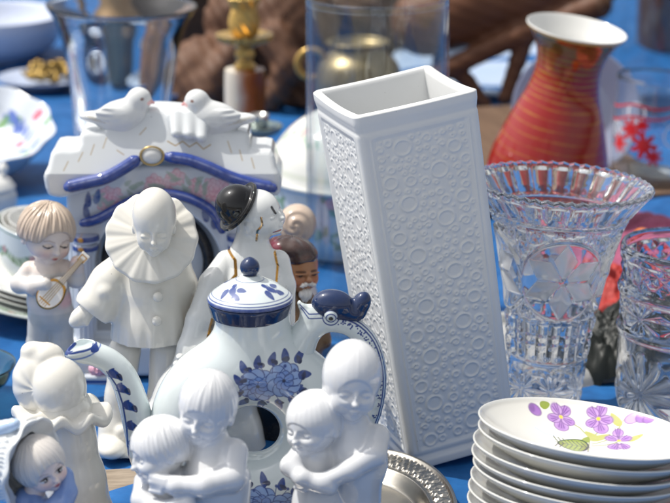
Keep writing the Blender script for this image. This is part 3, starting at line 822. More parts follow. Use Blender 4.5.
# ================================================================== boy with mandolin
f = Fig(50, 1.335); pb = f.p
root = thing('mandolin_boy_figurine', 'painted fair-haired boy figurine strumming a gold-edged mandolin, left of the dove shrine', 'figurine', f.loc)
hb = pb(47, 234); Rb_ = rotm(34, 14, 8)
def boy(P):
    p = pb
    q = head_q(P, hb, 26, Rb_); d = face_sdf(q)*25.5
    d = smin(d, cap(P, p(47, 256), p(47, 272), 10, 12), 5)
    t = chain(P, [p(48, 274), p(49, 300), p(52, 312)], [18, 20, 20], 8)
    la = chain(P, [p(30, 270), p(20, 284, -4), p(34, 287, -18), p(46, 284, -24)], [9, 9, 8, 6.5], 4)
    ra = chain(P, [p(64, 268), p(76, 279, -6), p(77, 262, -14)], [9, 8.5, 6.5], 4)
    lg = smin(chain(P, [p(42, 315), p(38, 345), p(40, 382)], [14, 11, 9], 5), chain(P, [p(60, 315), p(62, 345), p(62, 382)], [14, 11, 9], 5), 3)
    ft = smin(ell(P, p(38, 384, -6), (10, 15, 6)), ell(P, p(63, 384, -6), (10, 15, 6)), 2)
    base = np.maximum(ell(P, (2, 0, 0), (34, 28, 8)), -P[:, 2])
    return smins(4, d, smins(4, t, la, ra), smin(lg, ft, 4), base)
def paint_boy(V, N):
    q = head_q(V, hb, 26, Rb_); z = V[:, 2]
    skin = lin('#dccfc6'); a = Paint(q[:, 0], q[:, 2], skin, (q[:, 1] < -.2)*(q[:, 2] > -1.1)*1.0)
    for s in (-1, 1):
        a.blob(.42*s, -.42, .22, .17, 0, lin('#dfb3a6'), .25, .6)
        a.line([(.16*s, -.10), (.35*s, -.14), (.52*s, -.10)], .055, lin('#4b4038'), .04); a.blob(.34*s, -.13, .07, .05, 0, lin('#2b2b30'), .04)
        a.line([(.16*s, .10), (.36*s, .15), (.52*s, .09)], .035, lin('#a08474'), .05, .8)
    a.blob(0, -.58, .13, .05, 0, lin('#a8504a'), .05)
    zt = pb(48, 268)[2]; zl_ = pb(48, 308)[2]
    sh = np.clip((zt-z)/2, 0, 1)[:, None]; a.c[:, :3] = a.c[:, :3]*(1-sh)+lin('#d2cdc9')*sh
    tr = np.clip((zl_-z)/2, 0, 1)[:, None]; a.c[:, :3] = a.c[:, :3]*(1-tr)+lin('#bcbdbc')*tr
    a.u, a.v = V[:, 0], V[:, 2]; a.ok = (N[:, 1] < .3)*1.0
    q2 = lambda x, y: (pb(x, y)[0], pb(x, y)[2])
    a.blob(*q2(70, 297), 9, 6, .5, lin('#e3b4b8'), 4, .8)
    a.blob(*q2(36, 285), 6, 5, 0, skin, 2); a.blob(*q2(78, 262), 6, 6, 0, skin, 2)
    return a.c
sdf_obj('body', boy, (-42, -38, 0), (45, 34, 205), .9, M_paint_matt, root, f.s, paint_boy, 1)
def boyhair(P): return hair_sdf(head_q(P, hb, 26, Rb_), .50, .02, 23, 1.08, (.86, .74, .86), -.22)*25
sdf_obj('hair', boyhair, hb-[36, 36, 32], hb+[36, 36, 36], .65, glaze('sandy_hair_glaze', lin('#c6b5a4'), .16, bump=.3, dirt=.4, tint=lin('#93796a')), root, f.s)
cm = pb(52, 293, -26); Rm = rotm(0, -14, 42)
def mando(P):
    q = (P-cm.astype(np.float32))@Rm
    d = smin(ell(q, (0, 0, -2), (13, 6, 16)), ell(q, (0, 0, 9), (8, 5, 10)), 4); d = np.maximum(d, -(q[:, 1]+2.5))
    d = smin(d, box(q, (0, -1, 30), (2.6, 2, 16), 1), 2); d = np.minimum(d, box(q, (0, -.5, 46), (4.6, 2, 5), 1))
    return d
def paint_mando(V, N):
    q = (V-cm)@Rm; a = Paint(q[:, 0], q[:, 2], lin('#e4e0da'))
    e = np.hypot(q[:, 0]/13, (q[:, 2]+2)/16); a.mix(np.clip(.5-(np.abs(e-.97)*12-1.2)/.8, 0, 1)*(q[:, 2] < 14), GOLDC, True)
    for x in (-3.6, -1.2, 1.2, 3.6): a.line([(x, -14), (x*.5, 44)], .9, lin('#b08c4e'), .5)
    a.line([(-6, -10), (6, -10)], 1.4, GOLDC, metal=True); a.line([(-3, 26), (-3, 48), (3, 48), (3, 26)], 1.2, GOLDC, metal=True)
    return a.c
sdf_obj('mandolin', mando, cm-[50, 30, 50], cm+[55, 30, 55], .7, M_paint, root, f.s, paint_mando, 1)

# ================================================================== fair head behind the clown
f = Fig(298, 1.44); pg = f.p
root = thing('fair_haired_figurine', 'painted figurine with a swirl of beige hair, half hidden behind the bowler hat clown', 'figurine', f.loc)
hg = pg(297, 224); Rg = rotm(150, 0, 0)
def gbody(P):
    p = pg; q = head_q(P, hg, 18, Rg)
    d = smins(5, face_sdf(q)*18, cap(P, p(297, 240), p(297, 256), 8, 10), chain(P, [p(297, 262), p(297, 300), p(297, 350)], [15, 20, 26], 6))
    return np.maximum(d, -P[:, 2])
sdf_obj('body', gbody, (-34, -30, 0), (34, 30, 170), 1.1, glaze('skin_white_glaze', lin('#e6dcd6'), .2), root, f.s)
def ghair(P):
    q = P-hg.astype(np.float32); a = np.arctan2(q[:, 2]-3, q[:, 0]+2); r = np.hypot(q[:, 0]+2, q[:, 2]-3)
    return ell(P, hg, (20, 20, 20))-.7*np.sin(a*2+r*.8)
sdf_obj('hair', ghair, hg-[26, 26, 26], hg+[26, 26, 26], .8, glaze('beige_hair_glaze', lin('#cdb9a8'), .2, bump=.3, dirt=.4, tint=lin('#a58a78')), root, f.s)

# ================================================================== porcelain shrine with doves
f = Fig(163, 1.40); ps = f.p
root = thing('dove_shrine', 'white porcelain clock-holder shrine with two doves on its roof, blue bands and pink flowers', 'shrine ornament', f.loc)
FR = -26.0
RPOLY = [(47, 186), (45, 174), (49, 164), (54, 149), (77, 147), (81, 133), (103, 131), (107, 117), (127, 115), (148, 112), (175, 113), (204, 117), (222, 117), (226, 131), (247, 134), (251, 148), (271, 150), (277, 165), (282, 178), (278, 193), (262, 191), (238, 184), (205, 171), (176, 161), (150, 160), (132, 169), (102, 184), (70, 194), (52, 193)]
RP = np.array([[ps(x, y, -20)[0], ps(x, y, -20)[2]] for x, y in RPOLY], np.float32)
RP = spl(np.vstack([RP, RP[:1]]), 88)[:-1].astype(np.float32)
RZ0 = float(RP[:, 1].min())
def poly2(X, Z, V):
    d = np.full(len(X), 1e9, np.float32); s = np.ones(len(X), np.float32); n = len(V)
    for i in range(n):
        (x0, z0), (x1, z1) = V[i], V[i-1]
        ex, ez = x1-x0, z1-z0; wx, wz = X-x0, Z-z0
        h = np.clip((wx*ex+wz*ez)/(ex*ex+ez*ez), 0, 1)
        d = np.minimum(d, (wx-ex*h)**2+(wz-ez*h)**2)
        c = ((Z >= z0) & (Z < z1) & (ex*wz > ez*wx)) | ((Z < z0) & (Z >= z1) & ~(ex*wz > ez*wx))
        s = np.where(c, -s, s)
    return s*np.sqrt(d)
def shroof(P):
    R_ = 10.0
    d2 = poly2(P[:, 0], P[:, 2], RP)+R_*.55
    lean = .5*np.maximum(P[:, 2]-RZ0-24, 0)
    yf = P[:, 1]-lean*.5
    hw = 38-lean*.5
    dy = np.abs(yf)-(hw-R_)
    d = np.sqrt(np.maximum(d2, 0)**2+np.maximum(dy, 0)**2)+np.minimum(np.maximum(d2, dy), 0)-R_*.55
    d = np.minimum(d, 60)*.85
    for (cx_, cy_) in ((176, 128), (189, 129), (202, 132)):       # swag between the doves
        d = smin(d, chain(P, [ps(cx_, cy_-12, -12), ps(cx_, cy_+5, -26)], [7, 5]), 8)
    return d
def paint_shroof(V, N):
    a = Paint(V[:, 0], V[:, 2], lin('#d6dadc'), (N[:, 1] < .35)*1.0); q = lambda x, y: (ps(x, y, -14)[0], ps(x, y, -14)[2])
    g = lin('#a98a4c')
    for (x0, y0, x1, y1) in ((66, 166, 70, 158), (80, 158, 84, 150), (92, 152, 95, 143), (104, 146, 107, 137), (228, 140, 232, 150), (240, 148, 243, 157), (252, 155, 255, 164), (118, 148, 125, 152), (140, 134, 146, 128)):
        a.line([q(x0, y0), q(x1, y1)], 1.0, g, .8, .75)
    a.line([q(168, 140), q(176, 144), q(183, 140), q(190, 145), q(197, 141), q(204, 147), q(211, 143)], 1.0, g, .8)
    return a.c
sdf_obj('roof', shroof, (-130, -54, 165), (130, 58, 335), 1.1, M_paint, root, f.s, paint_shroof, 1)
arcC = ps(160, 262); wtop = ps(160, 165)[2]
def shwall(P):
    d = box(P, (0, 4, wtop*.5+2), (88, 24, wtop*.5+2), 5)
    q = P-arcC.astype(np.float32)
    arch = np.maximum(np.hypot(q[:, 0], q[:, 2])-62, np.abs(q[:, 1]+20)-30)
    dn = np.maximum(np.maximum(np.abs(q[:, 0])-62, np.abs(q[:, 1]+20)-30), np.maximum(q[:, 2], -(P[:, 2]-42)))
    d = ssub(d, np.minimum(arch, dn), 3)
    d = smin(d, box(P, (0, 0, 17), (100, 38, 17), 5), 3)
    return np.maximum(d, -P[:, 2])
def paint_shwall(V, N):
    a = Paint(V[:, 0], V[:, 2], lin('#cfd6de'), (N[:, 1] < .5)*1.0); q = lambda x, y: (ps(x, y, FR+4)[0], ps(x, y, FR+4)[2])
    PINK = lin('#e3bac5'); PK2 = lin('#cd8399'); GRN = lin('#8fa79a')
    r = np.random.default_rng(5)
    for i in range(26):
        x = r.uniform(100, 238); y = 176+(x-165)**2*.0042+r.uniform(-3, 14)
        a.flower(*q(x, y), r.uniform(5, 9), PINK, PK2, 5, r.uniform(0, 6), lin('#e8c7cf'), ew=.7)
    for i in range(30):
        x = r.uniform(96, 245); y = 178+(x-165)**2*.0042+r.uniform(-4, 14)
        a.leaf(*q(x, y), r.uniform(4, 8), 2.2, r.uniform(0, 3), GRN, a=.8)
    for (x, y, rt) in ((88, 200, 1.5), (97, 197, 1.3), (86, 212, 1.7), (236, 212, 1.5), (245, 205, 1.4), (205, 215, 1.8), (214, 222, 1.6)):
        a.leaf(*q(x, y), 8, 3.2, rt, COBALT)
    return worn(a, lin('#cfd6de'), .3, .4)
sdf_obj('wall', shwall, (-104, -42, 0), (104, 42, wtop+10), 1.4, M_paint, root, f.s, paint_shwall, 1)
def band(name, pts, rad, dy, fl=.6):
    c = [ps(x, y, dy) for x, y in pts]; c = list(spl(c, 24))
    rs = [rad*(.75 if i in (0, 23) else 1) for i in range(24)]
    def bf(P): return chain(P, c, rs)
    def pf(V, N):
        W = project(V*f.s+f.loc); a = Paint(V[:, 0], V[:, 2], lin('#2b4594'))
        r_ = np.abs(bf(V+A(0, 2.0, 0)))
        cc = np.array(c); dd = np.full(len(V), 1e9); 
        L = [(v[0], v[2]+rad*.45) for v in c]; a.line(L, 1.1, lin('#8f97b8'), .8, .8)
        L = [(v[0], v[2]-rad*.72) for v in c]; a.line(L, .9, lin('#9a8f6a'), .8, .7)
        rr = np.random.default_rng(1)
        for i in range(70):
            v = cc[rr.integers(0, 24)]; a.blob(v[0]+rr.uniform(-5, 5), v[2]+rr.uniform(-5, 5), 2.5, 1.4, rr.uniform(0, 3), lin('#26397f'), 2, .5)
        return a.c
    cc = np.array(c)
    return sdf_obj(name, bf, cc.min(0)-rad-2, cc.max(0)+rad+2, .9, M_paint, root, f.s, pf)
band('blue_band', [(68, 187), (85, 183), (105, 178), (122, 169), (136, 160)], 6.2, FR-11)
band('blue_band', [(168, 157), (188, 160), (208, 167), (228, 176), (250, 183), (273, 188)], 6.0, FR-11)
band('blue_band', [(83, 223), (98, 219), (116, 209), (136, 199), (155, 194), (178, 195), (198, 202), (214, 213), (222, 230)], 5.2, FR-1)
def medal(P): return ell(P, ps(152, 156, FR-11), (10, 5, 8))
sdf_obj('medallion', medal, ps(152, 156, FR-11)-[14, 10, 12], ps(152, 156, FR-11)+[14, 10, 12], .6, M_white, root, f.s)
def medr(P):
    q = P-ps(152, 156, FR-13).astype(np.float32); rr = np.hypot(q[:, 0]/11, q[:, 2]/9); return np.sqrt(((rr-1)*10)**2+(q[:, 1])**2)-1.15
sdf_obj('medallion_rim', medr, ps(152, 156, FR-13)-[16, 6, 14], ps(152, 156, FR-13)+[16, 6, 14], .6, metal('dull_gold', (.62, .45, .2), .3), root, f.s)
for sx in (86, 240):
    b0 = ps(sx, 352, FR+2); b1 = ps(sx, 238, FR+2)
    def colm(P):
        q = P-b0.astype(np.float32); th = np.arctan2(q[:, 1], q[:, 0]); r = np.hypot(q[:, 0], q[:, 1])
        sh = np.maximum(r-(9.5-1.0*np.abs(np.sin(th*6))), np.maximum(-q[:, 2], q[:, 2]-(b1[2]-b0[2])))
        c = np.minimum(cyl(P, b1, 13, 3.5), cyl(P, b1-[0, 0, 9], 12, 3)); c = np.minimum(c, np.minimum(cyl(P, b0, 14, 4), cyl(P, b0+[0, 0, 9], 12, 3)))
        return smin(sh, c, 1.5)*.9
    def paint_col(V, N):
        a = Paint(V[:, 0], V[:, 2], lin('#d5dbe6'))
        for zz, hh_ in ((b1[2]+1, 2.6), (b1[2]-9, 2.4), (b0[2]+9, 2.4), (b0[2]-1, 2.6)):
            a.mix(np.clip(.5-(np.abs(V[:, 2]-zz)-hh_)/1, 0, 1), COBALT)
            a.blob(b0[0], zz, 3, 2.4, 0, GOLDC, .8)
        th = np.arctan2(V[:, 1]-b0[1], V[:, 0]-b0[0]); a.mix(np.clip((np.abs(np.sin(th*6))-.9)*8, 0, .5)*(V[:, 2] > b0[2]+12)*(V[:, 2] < b1[2]-12), lin('#8a95b5'))
        return a.c
    sdf_obj('column', colm, b0-[18, 18, 10], b1+[18, 18, 10], .9, M_paint, root, f.s, paint_col)
def ringd(P):
    q = P-ps(158, 262, -2).astype(np.float32); r = np.hypot(q[:, 0], q[:, 2]); return np.hypot(r-50, q[:, 1])-6
sdf_obj('clock_bezel', ringd, ps(158, 262)-[60, 12, 60], ps(158, 262)+[60, 12, 60], 1.1, glaze('black_bezel', (.01, .01, .012), .15), root, f.s)
def shbase(P):
    c = ps(100, 385, FR-14); d = box(P, c, (16, 8, 12), 3)
    return d
def paint_shbase(V, N):
    c = ps(100, 385, FR-14); a = Paint(V[:, 0]-c[0], V[:, 2]-c[2], lin('#cfd6de'))
    a.mix((np.abs(a.v+1) < 8.5)*1.0, COBALT)
    a.line([(-15, -4), (-9, -1), (-4, -5), (2, -1), (8, -5), (15, -1)], 1.2, PALEBLUE); a.line([(-16, 4), (16, 4)], 1.6, PALEBLUE); a.line([(-16, -8.5), (16, -8.5)], 1.0, GOLDC)
    for x in (-10, 0, 10): a.flower(x, -1, 4, PALEBLUE, MIDBLUE, 5)
    return a.c
sdf_obj('painted_plinth', shbase, ps(100, 385, FR-14)-[20, 12, 16], ps(100, 385, FR-14)+[20, 12, 16], .7, M_paint, root, f.s, paint_shbase, 1)
def rose(P):
    c = ps(99, 369, FR-14); q = P-c.astype(np.float32); th = np.arctan2(q[:, 2], q[:, 0]); r = np.hypot(q[:, 0], q[:, 2])
    return ell(P, c, (10, 8, 7))-.7*np.sin(th*3+r*1.2)
sdf_obj('rose', rose, ps(99, 369, FR-14)-[14, 12, 12], ps(99, 369, FR-14)+[14, 12, 12], .6, glaze('pink_glaze', lin('#dcaabd'), .15), root, f.s)
# doves
for (bx, by, sg, dyb) in ((122, 115, 1, -4), (214, 117, -1, -6)):
    X = lambda x: bx+sg*x
    hd = ps(X(17), by-16, dyb); bd = ps(X(-1), by+1, dyb)
    def dove(P):
        d = ell(P, bd, (25, 15, 16), rotm(0, 0, -12*sg))
        d = smin(d, chain(P, [bd+[8*sg, 0, 4], hd+[-1*sg, 0, -3]], [12, 9.5]), 6)
        d = smin(d, ell(P, hd, (12, 11, 11.5)), 4)
        d = smin(d, cap(P, hd+[9*sg, 0, -1.5], hd+[14*sg, 0, -3.5], 3, 1.2), 2)
        t = (P-ps(X(-24), by+2, dyb).astype(np.float32))@rotm(0, 0, 4*sg)
        d = smin(d, ell(t, (0, 0, 0), (18, 10, 6)), 5)
        wq = (P-ps(X(-6), by+1, dyb-11).astype(np.float32))@rotm(0, 0, 6*sg)
        wing = ell(wq, (0, 0, 0), (20, 3.6, 8.5))-.5*np.sin(wq[:, 2]*1.1)*np.clip(-wq[:, 0]*sg/10, 0, 1)
        d = smin(d, wing, 1.5)
        return smin(d, ell(P, ps(X(4), by+14, dyb), (12, 10, 8)), 5)
    def paint_dove(V, N):
        a = Paint(V[:, 0], V[:, 2], lin('#d9dbdb'))
        a.blob(hd[0]+13*sg, hd[2]-3, 4.5, 2.8, 0, lin('#dba0a0'), 1); a.ok = (V[:, 1] < hd[1])*1.0
        a.blob(hd[0]+4*sg, hd[2]+2, 1.7, 1.4, 0, lin('#8b6a60'), .6)
        for k in range(3): a.line([(bd[0]-(14+4*k)*sg, bd[2]-4+2*k), (bd[0]-(26+4*k)*sg, bd[2]-2+2*k)], .9, lin('#b7a98c'), .6, .6)
        return a.c
    sdf_obj('dove', dove, bd-[48, 22, 26], bd+[48, 22, 34], .75, M_paint, root, f.s, paint_dove, 1)
# ================================================================== stack of bowls
YB = 1.04; fb = Fig(567, YB); sB = fb.s
TILT = math.radians(7.0); LEAN = math.radians(-6.5)
NB = 10; STEP = 12.2
Rim = 109.0
prof = spl([(.01, 4.5), (30, 4.8), (48, 4.2), (50, .6), (52.5, .4), (53.5, 4), (70, 10), (90, 19.5), (104, 28.5), (107.6, 32), (108.9, 33.2), (109, 34.4), (107.8, 34.9), (106, 33.6), (101, 29), (88, 21), (70, 13.2), (48, 8), (25, 7), (.01, 7)], 150)
P_outer = prof
M_bowl = glaze('bowl_porcelain', (.68, .68, .65), .06, bump=.08, dirt=.12, coat=.4)
ROT = np.array(Matrix.Rotation(TILT, 3, 'Y') @ Matrix.Rotation(LEAN, 3, 'X')); ax = ROT[:, 2]
EUL = Matrix(ROT.tolist()).to_euler()
def bowl_loc(k): return np.array(fb.loc)+ax*(k*STEP*sB)+np.array([0, 0, .0095])
ORD = ['bottom bowl of the white porcelain stack, resting on the cloth', 'white bowl second from the bottom of the stack', 'white bowl third from the bottom of the stack', 'white bowl fourth from the bottom of the stack', 'white bowl fifth from the bottom of the stack',
       'white bowl fifth from the top of the stack', 'white bowl fourth from the top of the stack', 'white bowl third from the top of the stack', 'white bowl directly beneath the violet-painted top bowl', 'topmost white bowl painted inside with purple violets and a green leaf']
Vb, Fb = lathe(prof, 160)
me_b = mesh('bowl', Vb*sB, Fb)
jit = np.random.default_rng(2)
for k in range(NB-1):
    j = jit.normal(0, 1.2, 2)*sB
    o = link('bowl', me_b, M_bowl, None, bowl_loc(k)+[j[0], j[1], 0], (EUL.x+jit.normal(0, .006), EUL.y+jit.normal(0, .008), EUL.z))
    tag(o, ORD[k], 'bowl', 'stacked white bowls')
# top bowl, painted
pin = spl([(.01, 7.0), (25, 7), (48, 8), (70, 13.2), (88, 21), (101, 29), (106, 33.6)], 260)
V0, F0 = lathe(pin, 900)
L0 = bowl_loc(NB-1)
W0 = V0*sB@ROT.T+L0; UV0 = project(W0)
def inv(px, py):
    i = np.argmin((UV0[:, 0]-px)**2+(UV0[:, 1]-py)**2); return V0[i, 0], V0[i, 1]
def paint_violets(V):
    a = Paint(V[:, 0], V[:, 1], lin('#dbdad4'))
    PUR = lin('#9c6cb8'); PUR2 = lin('#6a3a8a'); LIL = lin('#c7a2d6'); GR = lin('#8a9a34'); GRD = lin('#3a5220'); OLV = lin('#b3b46a'); BLU = lin('#c3cbe6')
    q = inv
    def stem(pts, col=lin('#8f9a52'), wd=1.5): a.line([q(*p) for p in pts], wd, col, .8, .85)
    # faint blue ground strokes
    stem([(536, 428), (546, 434), (560, 436), (574, 440)], BLU, 3); stem([(600, 452), (620, 452), (640, 446)], BLU, 3); stem([(585, 452), (596, 450)], BLU, 4)
    stem([(588, 452), (590, 438), (580, 428), (566, 419)]); stem([(590, 440), (598, 432), (604, 424)]); stem([(592, 444), (612, 438), (620, 426)]); stem([(592, 446), (612, 444), (622, 440)])
    stem([(620, 424), (628, 416), (636, 420), (646, 420)], lin('#b9a58a'), 1.1)
    for (x, y, L, W, r, c) in ((592, 436, 10, 5, 2.2, OLV), (600, 438, 13, 5, .5, OLV), (616, 420, 10, 4, 2.0, OLV), (635, 438, 9, 4, .4, OLV), (545, 405, 6, 4, .6, GR), (586, 440, 8, 4, 1.2, GR)):
        a.leaf(*q(x, y), L, W, r, c)
    # big leaf with veins
    x, y = q(573, 445); a.leaf(x, y, 16, 21, 2.9, GRD); a.leaf(x, y, 14, 18.5, 2.9, GR)
    a.line([(x-17, y+4), (x+17, y-4)], 1.3, GRD)
    for k in range(-3, 4):
        bx = x+k*4.6; by = y-k*1.1; a.line([(bx, by), (bx-4, by+16)], 1.1, GRD); a.line([(bx, by), (bx-6, by-16)], 1.1, GRD)
    def violet(px, py, r, rot, asp=1.65):
        x, y = q(px, py)
        for i, (an, sz) in enumerate(((rot, 1.1), (rot+1.2, .9), (rot-1.2, .9), (rot+2.5, .85), (rot-2.5, .85))):
            cx_, cy_ = x+r*.55*sz*math.cos(an), y+r*.55*sz*math.sin(an)*asp
            a.blob(cx_, cy_, r*.52*sz, r*.45*sz, an, LIL, 2, edge=PUR2, ew=.9)
            a.blob(cx_+r*.1*math.cos(an), cy_+r*.1*math.sin(an), r*.40*sz, r*.32*sz, an, PUR, 4, .85)
            for t in (-.25, 0, .25): a.line([(x+r*.2*math.cos(an+t), y+r*.2*math.sin(an+t)*asp), (x+r*.75*math.cos(an+t), y+r*.75*math.sin(an+t)*asp)], .9, PUR2, .7, .8)
        a.blob(x, y, r*.14, r*.16, 0, lin('#e6c34a'), 1)
    violet(561, 417, 15, -1.6, 1.5); violet(598.5, 419, 15, -1.4, 1.55); violet(619, 441, 14, -2.3, 2.2)
    x, y = q(535, 410); a.blob(x, y, 6.5, 7, .4, PUR, 2, edge=PUR2); a.blob(x-3, y+1, 3, 5, 0, PUR2, 2, .6)
    x, y = q(632, 419); a.blob(x, y, 7, 6, 0, LIL, 2, edge=PUR2, ew=.6)
    for d_ in (-5, 3): x, y = q(647+d_, 418); a.blob(x, y, 5.5, 6.5, .5*d_, PUR, 2, edge=PUR2, ew=.6)
    return worn(a, lin('#dbdad4'), .22, .08)
tb = thing('bowl', ORD[9], 'bowl', L0, EUL, 'stacked white bowls')
i0 = int(np.argmin(np.abs(prof[:, 0]-106)+1000*(np.arange(len(prof)) < 105)))
shell = np.vstack([prof[:i0+1], [(106, 33.6)]])
lathe_obj('outer_shell', shell, M_bowl, tb, sB, 240)
link('painted_inside', mesh('painted_inside', V0*sB, F0[:, ::-1], paint_violets(V0)), glaze('violet_painted_glaze', attr=True, rough=.06, bump=.05, dirt=.05), tb)

# ================================================================== square relief vase
YV = 1.254; fv = Fig(452, YV, 0); fv.loc[0] = .0708; s = fv.s
W2, D2, HV = 60.5, 64.0, 358.0
def boxvase():
    # perimeter: rounded rectangle, param by arclength; (side index, position across side) for the relief
    rc = 6.5; pts = []; side = []; acr = []
    def sidepts(p0, p1, k, n):
        for i in range(n):
            t = i/n; pts.append(np.array(p0)*(1-t)+np.array(p1)*t); side.append(k); acr.append(t)
    def corner(c, a0, n=6):
        for i in range(n):
            a = a0+PI/2*i/n; pts.append(np.array([c[0]+rc*math.cos(a), c[1]+rc*math.sin(a)])); side.append(-1); acr.append(0)
    NS = 150
    sidepts((-W2+rc, -D2), (W2-rc, -D2), 0, NS); corner((W2-rc, -D2+rc), -PI/2)
    sidepts((W2, -D2+rc), (W2, D2-rc), 1, NS); corner((W2-rc, D2-rc), 0)
    sidepts((W2-rc, D2), (-W2+rc, D2), 2, NS); corner((-W2+rc, D2-rc), PI/2)
    sidepts((-W2, D2-rc), (-W2, -D2+rc), 3, NS); corner((-W2+rc, -D2+rc), PI)
    pts = np.array(pts); side = np.array(side); acr = np.array(acr); m = len(pts)
    nrm = np.zeros((m, 2))
    for k, n in ((0, (0, -1)), (1, (1, 0)), (2, (0, 1)), (3, (-1, 0))): nrm[side == k] = n
    cm_ = side < 0; cc = np.sign(pts)*[W2-rc, D2-rc]; d = pts-cc; nrm[cm_] = (d/np.hypot(*d.T)[:, None])[cm_]
    nz = 470; zz = np.linspace(0, HV, nz)
    h = np.zeros((nz, m))
    # ring ornaments scattered over each panel
    PW, PH = 100.0, 338.0
    r = np.random.default_rng(11); rings = []
    for j in range(12):
        rings.append((30+r.uniform(-3, 3) if j % 2 else 66+r.uniform(-3, 3), 18+j*27.5+r.uniform(-3, 3), 8.2, 0))
        rings.append((80+r.uniform(-2, 2) if j % 2 else 18+r.uniform(-3, 3), 14+j*27.5+r.uniform(-5, 5), 6.6, 0))
    for t in range(9000):
        R = r.choice([2.3, 3.4, 4.6, 5.4], p=[.35, .3, .25, .1]) if t < 4000 else r.choice([1.5, 2.0, 2.8])
        x = r.uniform(6+R, PW-6-R); y = r.uniform(4+R, PH-4-R)
        if all((x-a)**2+(y-b)**2 > (R+c+2.0)**2 for a, b, c, _ in rings): rings.append((x, y, R, 1 if (R > 3 and r.random() < .45) else (2 if R < 2.2 else 0)))
    relief = np.zeros((680, 200)); gy_, gx_ = np.mgrid[0:680, 0:200]; gy_ = gy_*.5; gx_ = gx_*.5
    for (a, b, R, kind) in rings:
        y0, y1 = int(max((b-R-4)*2, 0)), int(min((b+R+4)*2, 680)); x0, x1 = int(max((a-R-4)*2, 0)), int(min((a+R+4)*2, 200))
        X = gx_[y0:y1, x0:x1]-a; Y = gy_[y0:y1, x0:x1]-b; rho = np.hypot(X, Y); th = np.arctan2(Y, X)
        if kind == 1: rr_ = R*(.45+.55*((th+PI)/(2*PI))); g = np.exp(-((rho-rr_)/1.15)**2)+.9*np.exp(-(rho/1.3)**2)
        elif kind == 2: g = np.exp(-(rho/(R*.75))**2)
        else: g = np.exp(-((rho-R+.5)/1.25)**2)+(.5*np.exp(-(rho/1.3)**2) if 2.5 < R < 6 else 0)
        relief[y0:y1, x0:x1] = np.maximum(relief[y0:y1, x0:x1], g)
    for k in range(4):
        c = np.where(side == k)[0]; half = (W2 if k in (0, 2) else D2)
        t = acr[c]; xx = (t*100).clip(0, 99.4)*2; iz = np.clip((zz-18)/ (HV-40)*PH, 0, PH-1)*2
        xi = xx.astype(int); yi = iz.astype(int); fx = xx-xi; fy = iz-yi; xi1 = np.minimum(xi+1, 199); yi1 = np.minimum(yi+1, 679)
        g = (relief[np.ix_(yi, xi)]*(1-fx)*(1-fy)[:, None]+relief[np.ix_(yi, xi1)]*fx*(1-fy)[:, None]+relief[np.ix_(yi1, xi)]*(1-fx)*fy[:, None]+relief[np.ix_(yi1, xi1)]*fx*fy[:, None])
        inz = np.clip((zz-18)/4, 0, 1)*np.clip((HV-22-zz)/4, 0, 1)
        ex = t*2*half
        frame = .9*np.exp(-((ex-6)/1.1)**2)+.9*np.exp(-((2*half-ex-6)/1.1)**2)
        inx = np.clip((ex-9)/2, 0, 1)*np.clip((2*half-9-ex)/2, 0, 1)
        h[:, c] = (g*(1.15 if k in (0, 2) else .6)*inx[None]+ (frame-.9*inx-.5*np.clip((ex-1)/3, 0, 1)*np.clip((2*half-ex-1)/3, 0, 1))[None])*inz[:, None]
    # lip at the top, foot at the bottom
    lipz = 1.0*np.exp(-((zz-(HV-3))/7.0)**4)-.7*np.exp(-((zz-(HV-16))/2.5)**2)+1.3*np.exp(-((zz-4)/5)**4)-.7*np.exp(-((zz-13)/2)**2)
    h += lipz[:, None]
    taper = .93+.07*np.clip(zz/HV, 0, 1)
    prof = []
    xy = pts[None]*taper[:, None, None]+nrm[None]*h[..., None]
    # rim dips between the corners
    dip = np.where(side < 0, 0, 1-(2*acr-1)**2); dip = np.where(np.isin(side, (1, 3)), dip*2.8, dip*.8)
    wz = np.clip((zz-(HV-30))/30, 0, 1)**2
    Z = zz[:, None]-wz[:, None]*dip[None]
    rings_ = [np.concatenate([xy, Z[..., None]], -1)]
    top = rings_[0][-1]
    for (ins, dz) in ((1.0, 1.2), (3.0, 1.8), (5.5, 1.4), (7.0, 0), (7.6, -4), (7.8, -40), (7.8, -160), (8, -300)):
        v = top.copy(); v[:, :2] -= nrm*(ins+1.2); v[:, :2] *= (.93+.07*(HV+min(dz, 0))/HV); v[:, 2] += dz+ (dip*min(1, max(0, (-dz-10)/30)) if dz < -10 else 0); rings_.append(v[None])
    c0 = rings_[-1][0].copy(); c0[:, :2] *= .01; rings_.append(c0[None])
    b0 = rings_[0][0].copy(); b0[:, :2] *= .01; rings_.insert(0, b0[None])
    R = np.concatenate(rings_); n = len(R)
    return R.reshape(-1, 3), grid_faces(n, m)
Vv, Fv = boxvase()
rv = np.array(Matrix.Rotation(math.radians(-8.5), 3, 'Y') @ Matrix.Rotation(math.radians(2.3), 3, 'X') @ Matrix.Rotation(math.radians(18), 3, 'Z'))
Mv = Matrix(rv.tolist()).to_euler()
zmin = ((Vv@rv.T)[:, 2]).min()*s
vase = link('square_vase', mesh('square_vase', Vv*s, Fv), glaze('relief_vase_porcelain', (.75, .76, .76), .30, bump=.05, dirt=.12, spec=.5), None, (fv.loc[0], fv.loc[1], -zmin-.0035), Mv)
tag(vase, 'tall white square porcelain vase with ring relief all over, leaning left', 'vase')

